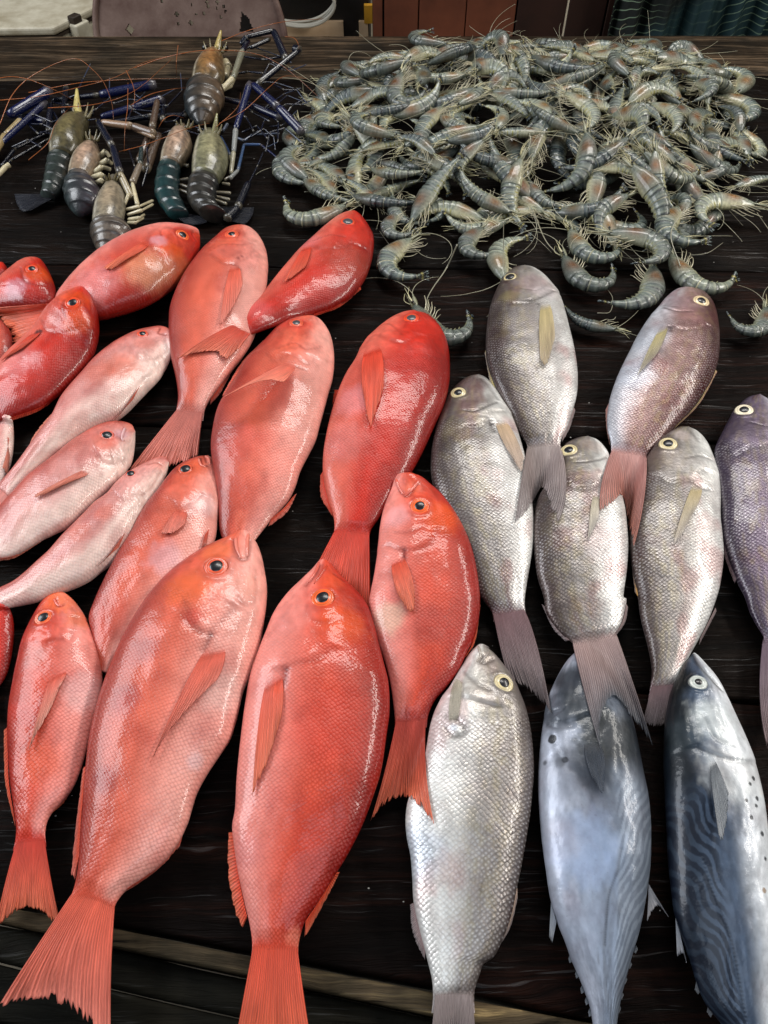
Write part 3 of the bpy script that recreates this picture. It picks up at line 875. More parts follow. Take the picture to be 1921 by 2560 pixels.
    for j, fd in enumerate(fins):
        k = dict(fd[3]) if len(fd) > 3 else {}
        zb = float(np.median(zc)) * .9 if 'zb' not in k else k.pop('zb')
        # base height from the station nearest in the picture
        b0 = tr(fd[1]); mpt = b0.mean(0)
        ns = int(np.argmin(np.minimum(np.linalg.norm(D - mpt, axis=1), np.linalg.norm(Vn - mpt, axis=1))))
        zb = zc[ns]
        fin_mesh(fd[0], b0, tr(fd[2]), zb, zb * .8, k.pop('c0', cfin), k.pop('c1', cfe), M_FIN, root, org, seed=seed + 30 + j, surfs=[own2] if k.pop('onbody', False) else [], op=k.pop('op', (1, .7)), nu=36, nv=10, jag=.16, **k)
    for lp in lips:
        Q = catmull(tr(lp[0]), 12); H = []
        for q in Q:
            hh_ = cast_near(own2, q, step=2)
            if hh_: H.append(hh_[0])
        H = np.array(H); wl_ = lp[1] * .7 / 2 * CR[lp[0].split()[0]][2] / F_PX * np.linalg.norm(H[0] - CP)
        for k_ in range(3): H[:, k_] = blur1(H[:, k_], 1)
        Vt, Ft = tube(H, wl_ * np.interp(np.linspace(0, 1, len(H)), [0, .15, .6, 1], [.6, 1, .9, .35]), 12)
        link('lip', mesh('lip', Vt, Ft, lp[2] if len(lp) > 2 else (cb * .35 + cf * .65), origin=org), M_FLESH, root)
    if eye:
        nrm = h[1] / np.linalg.norm(h[1])
        vd = (CP - h[0]); vd /= np.linalg.norm(vd)
        nn = nrm * .8 + vd * .2
        eye_mesh(h[0] - nn * R * .12, nn, R, ceye, root, org, dull=dullp, pupil=eye[2] if len(eye) > 2 else .52)
    Vt = P.reshape(-1, 3)
    BUILT.append(own2)
    for Pf in newp:
        a, b = Pf.shape[:2]
        BUILT.append(Surf(Pf.reshape(-1, 3), grid_faces(a, b, False)))
    return root, own2, org
# ------------------------------------------------------------------ the fish, lowest in the heap first
ORANGE = L(214, 78, 20); RED2 = L(196, 40, 26); WHT = L(236, 214, 212); LIL = L(214, 190, 206); SAL = L(232, 130, 108)
GR = 'red snappers laid out on the left of the table'
GS = 'silver breams laid out on the right of the table'
GT = 'striped tunas at the lower right corner'

def snapper(label, pal, dor, ven, **k):
    return make_fish('red_snapper', label, 'fish', GR, pal, dor, ven, **k)
def bream(label, pal, dor, ven, **k):
    k.setdefault('mat', M_SILVER); k.setdefault('tailop', (.92, .45)); k.setdefault('T', .40)
    return make_fish('silver_bream', label, 'fish', GS, pal, dor, ven, **k)

def tuna_stripes(side):
    def f(U, vv, col, sa, P):
        wob = noise2(U * 7, vv * 4, 77, 2) * .55
        ph = (vv * 66 - U * 125 + wob * 16 + 2.2 * np.sin(U * 34 + vv * 9)) if side == 'B' else (vv * 84 - U * 140 + wob * 16 + 2 * np.sin(U * 30 + vv * 8))
        st = smooth01((np.sin(ph) + .15 + noise2(U * 40, vv * 26, 5, 2) * 1.6) * 1.4)
        if side == 'B': k = smooth01((U - .36) / .12) * smooth01((.46 - vv) / .1)
        else: k = smooth01((U - .34) / .15) * smooth01((.40 - vv) / .08)
        light = L(104, 128, 160) if side == 'B' else L(160, 172, 188)
        lk = .5 if side == 'A' else .12
        base = col * (1 - lk * k[..., None]) + light * (lk * k[..., None])
        dark = L(14, 20, 34) if side == 'B' else L(48, 58, 76)
        kk = (k * (1 - st) * (.8 if side == 'B' else .42))[..., None]
        return base * (1 - kk) + dark * kk
    return f
# T1: belly left, dorsal right
def tuna(label, pal, dor, ven, **k):
    return make_fish('striped_tuna', label, 'fish', GT, pal, dor, ven, mat=M_TUNA, **k)
tuna('blue grey tuna whose head is covered by a spread silver pink tail', 'tunaA',
 '0 510,262 560,290 640,350 700,430 745,520 790,620 820,740 850,900 875,1020 888,1150 890,1280 885,1400 870,1520 850,1640 825,1750 795,1850 768,1950 745,2040 728,2120 715,2212 705,2320',
 '0 510,262 460,310 420,370 380,450 355,520 335,620 320,720 308,850 305,980 312,1100 325,1250 345,1400 368,1550 405,1680 445,1780 480,1880 520,1970 550,2050 575,2120 590,2212 605,2320',
 seed=30, T=.52, NS=420, NT=280, headlen=.9, stripes=tuna_stripes('A'), contrast=.5,
 pect=('0 525,740 645,745', '0 590,930 640,1010 655,900', dict(c0=L(40, 48, 58), c1=L(80, 90, 104), op=(.78, .45))),
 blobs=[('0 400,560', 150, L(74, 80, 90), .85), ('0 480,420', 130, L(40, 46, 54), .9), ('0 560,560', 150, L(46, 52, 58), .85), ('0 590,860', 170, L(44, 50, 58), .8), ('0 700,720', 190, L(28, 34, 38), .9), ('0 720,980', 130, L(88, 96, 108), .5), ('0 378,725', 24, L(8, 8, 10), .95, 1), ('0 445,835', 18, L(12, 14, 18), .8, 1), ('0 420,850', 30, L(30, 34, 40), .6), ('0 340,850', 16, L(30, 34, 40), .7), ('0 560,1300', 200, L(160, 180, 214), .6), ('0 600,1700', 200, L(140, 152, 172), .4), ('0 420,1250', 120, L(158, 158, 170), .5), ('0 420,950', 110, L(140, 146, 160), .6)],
 gill='0 365,590 375,628 430,642 500,630 560,605', creases=[('0 345,650 400,665 480,655', .001, .003, .4), ('0 360,700 440,850 510,900 540,960', .0006, .004, .25)],
 lateral='0 740,1300 720,1420 680,1520 665,1650 655,1800',
 fins=[('pelvic_fin', '0 372,1580 400,1680', '0 362,1760 378,1790', dict(c0=L(150, 160, 172), c1=L(200, 206, 212))),
       ('anal_fin', '0 880,1480 880,1560', '0 872,1680 905,1620 940,1600 986,1655', dict(c0=L(130, 136, 146), c1=L(190, 192, 198)))]
 + [('finlet', '0 %d,%d %d,%d' % (a, b, a + 16, b + 34), '0 %d,%d %d,%d' % (a - 8, b + 22, a - 2, b + 46), dict(c0=L(90, 100, 112), c1=L(170, 178, 186))) for a, b in ((470, 1850), (505, 1930), (532, 2010), (556, 2070), (573, 2130))]
 + [('finlet', '0 %d,%d %d,%d' % (a, b, a - 14, b + 34), '0 %d,%d %d,%d' % (a + 10, b + 22, a, b + 46), dict(c0=L(60, 70, 82), c1=L(150, 158, 166))) for a, b in ((815, 1800), (785, 1880), (760, 1960), (742, 2040), (728, 2110))])
# S3
bream('silver purple bream with big pale eye nearest to the red fish, its tail in shadow', 'silver',
 '5 280,603 230,615 180,650 140,700 110,770 80,850 60,930 52,1010 55,1090 80,1200 120,1310 180,1430 240,1550 290,1660 0 60,60 72,115',
 '5 280,603 320,625 365,680 400,740 430,790 460,860 485,940 505,1020 520,1100 530,1180 540,1280 540,1400 530,1480 510,1600 500,1677 0 238,60 248,100',
 tail='0 150,420 230,450 310,520 376,605', tailmid='0 110,260 190,260 300,240', seed=20, bshift=-.05, contrast=1.2, eye=('5 183,692', 38, .5),
 pect=('5 345,830 425,822', '5 448,1010 485,1065 498,1000', dict(c0=L(214, 180, 130), c1=L(226, 206, 190), op=(.78, .45))),
 blobs=[('5 346,838', 13, L(30, 24, 24), .85), ('5 260,640', 80, L(96, 66, 70), .6), ('5 220,740', 60, L(120, 92, 92), .5), ('5 380,790', 50, L(220, 214, 206), .5), ('5 170,860', 70, L(134, 120, 96), .4)],
 gill='5 230,850 280,850 330,820 350,780 420,780', creases=[('5 205,770 260,775 330,750 370,735', .0012, .002, .8), ('5 340,825 352,870', .002, .003, .9), ('5 290,620 330,660 370,720', .0008, .003, .4)],
 lateral='5 130,900 150,1050 200,1250 290,1450 380,1677', fins=[('anal_fin', '5 535,1320 530,1450', '5 541,1340 536,1470')], taildark=L(120, 88, 92))
# S5
bream('silver bream with a large round eye under the tail of the plum coloured one', 'silver',
 '5 1280,852 1220,855 1160,890 1120,940 1080,1000 1055,1070 1030,1160 1010,1260 1000,1350 1003,1450 1020,1560 1040,1660 0 840,90 868,200 888,290 898,370 890,450 878,520',
 '5 1280,852 1330,880 1370,930 1400,1000 1425,1080 1432,1180 1430,1280 1440,1380 1445,1480 1430,1600 1410,1677 0 1190,110 1140,210 1095,290 1050,380 1015,500',
 tail='0 850,640 920,660 1000,650', seed=21, bshift=-.03, contrast=1.2, eye=('5 1183,935', 43, .52),
 pect=('5 1292,1118 1355,1150', '5 1205,1420 1250,1362 1312,1250', dict(c0=L(216, 196, 130), c1=L(226, 218, 206), op=(.78, .45))),
 blobs=[('5 1250,890', 50, L(206, 190, 184), .5), ('5 1140,1000', 90, L(120, 104, 96), .45), ('5 1230,1000', 80, L(196, 186, 180), .4), ('5 345,1110', 8, L(60, 50, 50), .3)],
 gill='5 1130,1080 1190,1115 1250,1110 1310,1100 1360,1060', creases=[('5 1270,1000 1340,990 1390,1010', .0008, .002, .5), ('5 1300,1110 1350,1145 1385,1150', .001, .0025, .5), ('5 1280,860 1330,920', .0006, .0025, .3)],
 lateral='5 1140,1100 1100,1200 1110,1350 1140,1500 1170,1677 0 960,100 980,250', fins=[('dorsal_fin', '5 1003,1400 1040,1660', '5 996,1420 1025,1640', dict(c0=L(226, 176, 96))), ('anal_fin', '0 1230,40 1150,200', '0 1236,60 1145,235')], taildark=L(112, 86, 90))
# S4
bream('silver bream with grey pink tail spread over the blue grey tuna', 'silver',
 '5 800,897 740,910 690,940 665,985 635,1060 600,1130 565,1190 547,1260 540,1350 545,1450 560,1560 590,1660 0 345,60 380,120 435,185 490,230 520,268',
 '5 800,897 850,920 885,960 905,1000 930,1080 955,1160 975,1240 985,1320 992,1420 985,1540 970,1660 0 765,0 755,60 738,120 705,180 690,215',
 tail='0 640,810 628,640 695,500 800,620 908,768', tailmid='0 538,450 610,420 690,390 735,380 800,430', seed=22, bshift=-.02, contrast=1.2, eye=('5 710,966', 42, .5),
 pect=('5 820,1170 858,1182', '5 800,1400 830,1340 852,1290', dict(c0=L(206, 196, 160), c1=L(222, 216, 206), op=(1, .85))),
 blobs=[('5 820,940', 70, L(176, 156, 146), .5), ('5 700,1060', 70, L(130, 116, 104), .4), ('5 900,1400', 140, L(222, 214, 212), .5)],
 gill='5 680,1100 740,1140 820,1140 880,1090', creases=[('5 740,1020 820,1015 890,1000', .0008, .002, .6), ('5 830,910 850,980', .0006, .002, .3)],
 lateral='5 610,1100 620,1250 660,1400 720,1560 740,1677', fins=[('dorsal_fin', '0 335,30 400,140 470,210', '0 322,20 380,145 445,215'), ('anal_fin', '0 765,20 745,110 700,185', '0 775,40 758,120 708,190')], tailop=(.92, .45), taildark=L(166, 142, 138), tailtip=L(106, 112, 120))
# T2
tuna('black backed tuna with wavy stripes and a bright white belly in the lower right corner', 'tunaB',
 '0 1105,286 1060,330 1030,400 1000,470 975,580 965,700 962,850 968,1000 978,1200 985,1350 1000,1500 1015,1620 1040,1720 1070,1800 1105,1900 1130,1990 1160,2070 1200,2140 1260,2212 1330,2320',
 '0 1105,286 1125,278 1180,340 1240,420 1290,520 1330,610 1370,700 1410,800 1440,900 1470,1020 1490,1150 1505,1290 1535,1450 1555,1600 1560,1800 1555,2000 1540,2150 1530,2320',
 seed=31, T=.55, NS=440, NT=280, headlen=.9, stripes=tuna_stripes('B'), contrast=.6, bshift=-.06,
 eye=('0 1140,432', 46, .42), pect=('0 1193,848 1232,835', '0 1250,1240 1268,1256 1290,1150 1300,1010', dict(c0=L(96, 104, 110), c1=L(150, 156, 160), op=(1, 1), lift=(.002, .004))),
 blobs=[('0 1040,420', 90, L(12, 16, 18), .9), ('0 1010,600', 110, L(14, 20, 26), .85), ('0 1000,900', 150, L(18, 26, 34), .8), ('0 1230,620', 130, L(190, 196, 196), .6), ('0 1060,700', 110, L(40, 52, 58), .5), ('0 1330,900', 170, L(226, 230, 230), .5),
  ('0 1428,930', 12, L(20, 22, 26), .9, 1), ('0 1412,960', 9, L(40, 42, 46), .9, 1), ('0 1392,1045', 11, L(40, 42, 46), .9, 1), ('0 1447,1035', 13, L(30, 32, 36), .9, 1), ('0 1442,1072', 9, L(50, 52, 56), .9, 1), ('0 1418,1135', 12, L(40, 42, 46), .9, 1), ('0 1475,1220', 12, L(40, 42, 46), .9, 1), ('0 1485,1515', 12, L(140, 112, 80), .8, 1), ('0 1490,1350', 9, L(50, 52, 56), .9, 1)],
 gill='0 1130,770 1200,800 1290,830 1420,850', creases=[('0 1112,286 1150,340 1205,400 1265,465', .002, .0035, .7), ('0 1170,600 1230,720 1330,760', .0005, .003, .25)],
 lateral='0 1160,1350 1230,1550 1290,1700 1340,1900 1390,2200',
 fins=[('pelvic_fin', '0 1022,1660 1045,1740', '0 1030,1860 1062,1850 1080,1895', dict(c0=L(150, 160, 170), c1=L(200, 204, 210))), ('finlet', '0 1130,1990 1150,2040', '0 1122,2035 1140,2060'), ('finlet', '0 1190,2125 1215,2160', '0 1185,2150 1205,2180')])
# S6
bream('dark purple bream cut off by the right frame edge', 'slate',
 '5 1620,697 1560,715 1510,760 1470,820 1440,880 1410,950 1408,1040 1420,1120 1435,1250 1445,1380 1475,1480 1510,1580 1550,1660 0 1410,60 1445,130 1480,190 1495,250',
 '5 1620,697 1680,740 1740,800 1790,900 1820,1050 1830,1200 1810,1400 1780,1600 0 1610,100 1600,180 1600,250',
 tail='0 1503,775 1525,700 1580,520 1640,700 1700,780', tailmid='0 1462,500 1520,460 1580,420 1620,460 1660,500', seed=23, eye=('5 1545,775', 42, .5),
 blobs=[('5 1560,860', 90, L(84, 72, 84), .5)], gill='5 1450,960 1500,990 1580,950 1660,940', creases=[('5 1580,830 1660,850', .001, .0022, .6)],
 lateral='5 1520,950 1550,1150 1600,1400 1640,1600', fins=[('dorsal_fin', '5 1440,1360 1470,1480 1510,1580', '5 1430,1370 1455,1480 1500,1600')])
# S7
bream('largest silver bream at bottom centre with open jaws and a yellow rimmed eye', 'silver',
 '8 1560,975 1575,955 1605,940 0 45,262 80,290 130,350 175,410 210,490 240,570 265,680 278,800 282,900 275,1000 262,1120 240,1260 215,1400 190,1520 160,1660 120,1770 75,1860 9 1570,1130 1548,1190 1530,1240 1518,1300 1522,1400',
 '8 1560,975 1550,940 1540,915 1490,965 1450,1030 1420,1080 1380,1150 1335,1210 1295,1290 1270,1380 1250,1500 1225,1620 1180,1720 9 1150,230 1138,330 1145,430 1165,530 1175,650 1182,780 1207,900 1237,1020 1262,1120 1285,1220 1290,1320 1282,1400',
 tail='9 1262,1720 1400,1600 1545,1720', seed=24, lips=[('8 1542,920 1552,975 1530,1010', 26, L(170, 160, 150)), ('8 1602,948 1572,990 1545,1020', 22, L(150, 140, 132))], eye=('0 125,435', 54, .5), T=.44, bshift=.12, contrast=.9,
 blobs=[('0 40,330', 90, L(176, 158, 148), .5), ('8 1500,1120', 110, L(176, 168, 158), .5), ('8 1560,1200', 90, L(170, 156, 148), .4), ('8 1405,1370', 26, L(206, 214, 224), .8), ('9 1200,500', 160, L(186, 200, 216), .6)],
 gill='8 1450,1200 1500,1215 1580,1240 1660,1260', creases=[('8 1560,975 1555,1000 1580,1010 1620,990', .002, .003, .6), ('8 1460,1060 1520,1120 1600,1160', .001, .0025, .5), ('8 1360,1370 1400,1415 1450,1400 1455,1360 1420,1325', .002, .003, .6)],
 lateral='0 160,600 172,750 160,950 120,1150 60,1400 9 1560,700 1500,950 1440,1200 1420,1400',
 pect=('8 1368,1345 1435,1335', '8 1392,1150 1415,1098 1452,1120', dict(c0=L(176, 172, 156), c1=L(206, 202, 180), op=(.78, .45))),
 fins=[('anal_fin', '9 1182,790 1207,900 1248,1060', '9 1163,800 1178,960 1246,1112'), ('dorsal_fin', '0 195,1500 160,1660 100,1800', '0 198,1560 150,1730 15,1922', dict(c0=L(206, 180, 160)))])
# S1
bream('upper left bream of the silver ones, tail resting on the two below it', 'silver',
 '5 500,83 440,100 400,140 370,190 345,250 325,330 315,420 315,500 325,560 350,640 390,720 430,800 470,870 505,930 523,975',
 '5 500,83 550,100 600,140 640,190 670,240 690,300 710,380 730,460 745,540 752,620 748,700 725,790 700,860 675,910 665,960',
 tail='5 453,1315 520,1240 585,1140 625,1230 660,1308', tailmid='5 478,1140 540,1100 585,1070 630,1090 700,1130', seed=25, bshift=-.08, contrast=1.3, eye=('5 430,140', 31, .62),
 pect=('5 565,272 630,265', '5 575,535 605,560 645,430', dict(c0=L(206, 190, 120), c1=L(214, 196, 160), op=(.78, .45))),
 blobs=[('5 562,268', 8, L(30, 24, 24), .7), ('5 560,170', 110, L(176, 150, 152), .5), ('5 430,230', 60, L(140, 128, 84), .4), ('5 600,210', 60, L(214, 204, 206), .5)],
 gill='5 380,260 440,265 520,260 560,240 620,200 670,215', creases=[('5 480,190 560,200 620,170', .0006, .002, .3), ('5 500,250 560,240 640,205', .001, .0025, .6)],
 lateral='5 390,280 400,450 450,600 520,750 570,900', fins=[('anal_fin', '5 735,760 700,850 680,900', '5 742,775 712,865 678,925'), ('dorsal_fin', '5 316,480 350,640 400,740', '5 309,500 335,640 380,735', dict(c0=L(206, 190, 120)))])
# S2
bream('plum coloured bream with pink tail, tilted right between two silver ones', 'plum',
 '5 1280,183 1340,200 1385,245 1410,300 1425,400 1425,500 1415,560 1390,630 1340,710 1290,780 1220,850 1150,920 1090,980 1060,1020',
 '5 1280,183 1220,200 1170,240 1130,290 1080,350 1030,430 1000,490 960,570 930,640 905,720 893,800 895,870 910,930 912,990',
 tail='5 858,1258 915,1215 968,1180 990,1300 1020,1424', tailmid='5 868,1110 920,1110 965,1100 1010,1120 1070,1190', seed=26, bshift=-.08, contrast=1.3, eye=('5 1340,255', 40, .5),
 pect=('5 1128,392 1192,372', '5 1030,620 1062,580 1135,500', dict(c0=L(196, 186, 110), c1=L(196, 190, 170), op=(.78, .45))),
 blobs=[('5 1192,376', 9, L(30, 24, 24), .8), ('5 1250,260', 90, L(150, 122, 128), .5), ('5 1300,330', 90, L(132, 92, 92), .5), ('5 1080,420', 110, L(176, 184, 196), .55), ('5 1020,600', 110, L(186, 194, 208), .5)],
 gill='5 1150,300 1180,350 1240,385 1320,385 1370,370', creases=[('5 1160,285 1230,300 1290,300', .0012, .0022, .7), ('5 1190,370 1195,390', .002, .003, .8), ('5 1160,275 1230,280', .0006, .002, .4)],
 lateral='5 1360,420 1330,600 1250,750 1130,900', fins=[('anal_fin', '5 905,730 895,850', '5 885,770 888,850 905,940'), ('dorsal_fin', '5 1410,580 1330,730 1220,850', '5 1418,590 1330,745 1205,868', dict(c0=L(190, 176, 120)))], taildark=L(190, 142, 136), tailtip=L(176, 112, 96))
# far left edge pieces
snapper('small red fish head cut off by the left frame edge above the others', 'deep',
 '3 20,372 48,410 45,450 0,500 -60,560 -120,620', '3 20,372 -40,390 -100,430 -160,500', seed=1, tail='3 -250,540 -200,600 -170,680')
snapper('scaly dusty pink fish under the red tail at the left frame edge', 'rose',
 '3 -60,690 0,712 45,750 75,810 75,880 40,960 -20,1010 -80,1050', '3 -60,690 -120,760 -160,850 -170,950 -150,1040', seed=2, headlen=.0, tail='3 -230,1120 -140,1150 -60,1130')
snapper('small red fish at the left edge with only its head showing above a red tail', 'deep',
 '3 250,360 290,420 320,490 335,560 320,610 270,640 180,650 80,648 -80,650 -150,650', '3 250,360 200,355 130,380 60,430 0,480 -80,540 -140,600',
 eye=('3 190,410', 36), seed=3, tail='3 -270,560 -230,640 -260,720', blobs=[('3 230,430', 90, ORANGE, .8), ('3 90,520', 80, LIL, 0.36)], creases=[('3 120,400 140,470 200,500 260,500',)])
# R5
snapper('red snapper lying slantwise below the river prawns, orange head pointing right', 'red',
 '3 1187,215 1185,280 1150,360 1100,430 1030,500 940,560 850,610 760,645 680,672 600,695 540,702 450,722 380,735 300,740', '3 1187,215 1170,170 1090,157 1000,160 900,180 800,215 700,260 600,320 500,395 420,470 350,550 320,600 285,645',
 tail='3 75,850 60,780 0,700 -60,640', eye=('3 1082,210', 42), seed=4, pect=('3 860,228 890,275', '3 612,402 660,410 760,345'),
 blobs=[('3 1120,210', 90, RED2, .75), ('3 1020,300', 90, ORANGE, .8), ('3 940,240', 60, LIL, 0.36), ('3 880,400', 170, L(214, 150, 110), .55), ('3 560,480', 170, L(226, 150, 150), .5), ('3 1080,420', 130, L(170, 92, 56), .55)],
 gill='3 890,190 880,240 905,285 970,310', creases=[('3 1150,180 1140,200 1165,240',), ('3 960,210 950,180',)])
# R7
snapper('rose red snapper under the crossing one at top centre, tail pointing down left', 'rose',
 '3 1430,148 1340,175 1270,240 1200,310 1130,400 1080,480 1040,560 1010,650 1003,740 1005,830 1015,930 1040,1040 1055,1130 1055,1200 1035,1290',
 '3 1430,148 1490,170 1540,220 1575,290 1590,370 1585,470 1570,560 1545,690 1500,820 1440,920 1380,1000 1320,1080 1260,1160 1220,1230 1205,1310',
 tail='3 760,1605 900,1592 1050,1570 1172,1520', eye=('3 1375,207', 44, .45), seed=5, pect=('3 1355,385 1428,400', '3 1300,750 1345,700 1400,600 1440,500'),
 blobs=[('3 1360,200', 80, RED2, .7), ('3 1340,300', 90, L(176, 92, 84), .5), ('3 1420,900', 160, SAL, .4)], gill='3 1250,320 1290,350 1330,380 1400,370 1480,330 1500,260',
 creases=[('3 1250,300 1330,260 1450,262 1530,240', .001, .002, .4), ('3 1405,350 1435,332', .001, .002, .9), ('3 1380,380 1405,385 1425,410',)],
 fins=[('anal_fin', '3 1360,1020 1300,1110 1250,1180', '3 1365,1040 1310,1140 1248,1215')], contrast=.8, taildark=L(190, 104, 92))
# R9
snapper('large salmon red snapper at centre left with its side fin sticking out', 'rose',
 '4 790,598 690,620 620,655 560,720 500,790 440,850 400,920 350,1000 300,1090 275,1190 265,1290 280,1400 295,1500 305,1640 6 1305,780 1330,850',
 '4 790,598 840,630 880,690 900,760 905,840 895,930 875,1000 860,1060 835,1150 810,1240 770,1320 730,1400 705,1480 670,1550 620,1610 575,1660 6 1500,850',
 eye=('4 708,641', 38), seed=6, dullp=True, pect=('4 675,822 712,872', '4 325,1025 450,962 560,932 640,945', dict(lift=(.002, .020), c0=L(226, 104, 84), c1=L(236, 140, 116))),
 blobs=[('4 700,640', 90, L(206, 58, 44), .6), ('4 850,720', 80, L(236, 170, 156), .5), ('4 400,1250', 150, L(176, 52, 50), .5), ('4 520,1350', 260, L(232, 110, 92), .4)],
 gill='4 560,800 600,840 680,800 760,850 800,820', creases=[('4 620,770 700,740 760,775 840,760', .0008, .002, .4), ('4 700,860 755,880',)],
 fins=[('anal_fin', '4 690,1540 640,1600 575,1655', '4 712,1520 660,1620 560,1700'), ('dorsal_fin', '4 560,715 440,850 340,1010', '4 535,728 418,850 322,1015')])
# R10
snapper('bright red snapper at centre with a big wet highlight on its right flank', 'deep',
 '4 1320,572 1380,585 1430,630 1470,690 1495,760 1505,860 1500,960 1475,1060 1430,1160 1385,1260 1335,1360 1280,1450 1220,1530 1170,1600 1130,1660 8 950,270 930,340',
 '4 1320,572 1250,590 1180,630 1110,690 1050,760 1010,840 960,920 925,1000 895,1090 870,1190 850,1300 845,1400 855,1480 875,1560 900,1640 8 745,260 738,330',
 tail='8 600,560 720,650 820,690 900,770 945,790', eye=('4 1305,616', 42, .55), seed=7, dullp=True,
 pect=('4 1040,795 1162,757', '4 1055,1000 1090,1180 1118,1110 1160,980'),
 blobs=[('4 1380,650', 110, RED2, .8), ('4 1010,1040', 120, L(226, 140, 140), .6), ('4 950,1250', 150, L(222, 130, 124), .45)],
 gill='4 1060,760 1110,700 1180,720 1260,740 1340,700', creases=[('4 1090,690 1180,640 1260,700', .001, .002, .5)],
 fins=[('pelvic_fin', '4 925,985 900,1050', '4 905,985 895,1065'), ('anal_fin', '4 850,1400 860,1500 895,1620', '4 832,1430 835,1540 898,1645')])
# R19
P19 = snapper('pale pink fish with its snout pointing up right between the red fish at left', 'pale',
 '3 1028,820 1010,770 960,750 900,758 820,780 740,820 650,880 570,950 500,1030 430,1110 370,1190 320,1290 260,1370 200,1450 130,1540 60,1620 0,1680 -60,1740',
 '3 1028,820 1025,880 1000,960 950,1050 880,1120 820,1180 760,1240 680,1300 600,1330 520,1370 440,1430 370,1490 300,1540 200,1626 100,1720 30,1800',
 tail='3 -200,1800 -150,1900 -120,2000', eye=('3 846,795', 34), seed=8, mat=M_PINK,
 blobs=[('3 720,980', 120, L(216, 110, 84), .6), ('3 600,1020', 110, L(212, 104, 80), .5), ('3 860,850', 70, L(214, 120, 104), .5), ('3 960,770', 40, L(226, 120, 100), .6)],
 gill='3 760,850 800,920 860,945 940,930 1000,880', creases=[('3 950,760 940,790 985,800', .001, .002, .8)],
 fins=[('pelvic_fin', '3 830,1100 790,1180', '3 676,1305 720,1262', dict(onbody=True)), ('dorsal_fin', '3 330,1270 260,1370 190,1450', '3 300,1270 210,1380 155,1490')])
# R4
snapper('dark red snapper at the left edge, orange head up and tail off the frame', 'deep',
 '3 495,512 530,550 560,610 580,680 585,760 570,850 530,950 480,1020 410,1090 330,1160 250,1220 150,1260 60,1290 0,1310 -80,1340 -150,1370',
 '3 495,512 440,540 370,580 290,650 240,720 190,790 120,850 60,900 0,960 -80,1020 -160,1110', seed=9, tail='3 -340,1180 -280,1290 -330,1450',
 eye=('3 432,612', 46), pect=('3 180,790 258,778', '3 5,955 60,920 130,880'),
 blobs=[('3 450,580', 110, ORANGE, .55), ('3 440,720', 100, ORANGE, .7), ('3 320,720', 70, L(226, 150, 140), .45), ('3 100,960', 130, L(230, 160, 160), .35), ('3 232,785', 26, L(60, 10, 8), .9, 1)],
 gill='3 250,720 270,770 330,785 430,775 500,740', creases=[('3 380,590 370,640 390,700', .0008)], taildark=None,
 fins=[('dorsal_fin', '3 400,1100 250,1222 60,1292', '3 395,1115 248,1240 60,1312')])
# R20
snapper('cream bellied fish at the left frame edge under the dark red snapper', 'pale',
 '6 40,50 -20,120 -60,250 -100,400 -120,540', '6 40,50 75,120 82,220 75,330 50,420 0,500 -60,560', seed=10, mat=M_PINK, tail='6 -180,640 -110,640 -50,660', headlen=.0,
 pect=('6 40,210 62,225', '6 15,400 45,440 60,330'))
# R17
snapper('slim pale pink fish seen from below, third of the pale ones from the top', 'pale',
 '6 1003,370 980,340 930,345 870,375 800,420 740,460 690,510 640,570 570,620 500,690 440,750 380,810 300,900 230,960 150,1030 80,1080 0,1115 -80,1160',
 '6 1003,370 990,430 960,510 910,590 870,660 830,740 780,820 730,890 680,950 600,1010 520,1070 440,1110 330,1150 230,1190 130,1215 0,1240 -80,1250', seed=11, mat=M_PINK, T=.55,
 eye=('6 775,437', 28, .7), tail='6 -260,1180 -220,1240 -230,1300', bshift=.05,
 blobs=[('6 620,660', 70, L(218, 110, 88), .5), ('6 480,780', 70, L(218, 110, 88), .45), ('6 940,380', 60, L(226, 150, 136), .6)],
 gill='6 690,560 740,600 820,560 850,560', creases=[('6 960,420 900,520 850,560', .001, .0022, .35), ('6 880,380 930,370 960,385', .001, .002, .5)],
 fins=[('pelvic_fin', '6 740,790 705,870', '6 580,985 622,950', dict(onbody=True)), ('anal_fin', '6 280,1165 180,1195 100,1215', '6 250,1180 170,1205 80,1222')])
# R18
snapper('pale rosy fish above the slimmest one, snout cut square, at the left edge', 'pale',
 '6 803,185 780,145 720,130 650,133 570,165 500,210 420,265 340,330 260,390 180,450 100,530 30,600 -40,680 -120,760',
 '6 803,185 800,270 780,360 740,430 690,490 620,550 560,600 480,680 400,750 320,790 240,830 160,880 90,920 0,940 -60,930 -130,900', seed=12, mat=M_PINK, tail='6 -290,780 -230,850 -290,930',
 lips=[('6 742,165 722,225 735,245', 22, L(226, 180, 180))], eye=('6 635,210', 42, .6), pect=('6 505,400 535,440', '6 190,572 240,568 400,490'), bshift=-.04,
 blobs=[('6 620,250', 80, L(214, 96, 70), .6), ('6 720,200', 50, LIL, 0.30), ('6 480,260', 120, L(196, 108, 96), .5), ('6 770,160', 40, L(232, 140, 120), .6)],
 gill='6 560,300 600,360 680,380 740,350', creases=[('6 740,170 720,230 740,240', .001, .0022, .6), ('6 580,330 660,330', .0006)],
 fins=[('dorsal_fin', '6 440,255 340,330 270,385', '6 400,240 320,310 265,360'), ('anal_fin', '6 240,830 90,920 0,940', '6 245,840 90,935 0,952')])
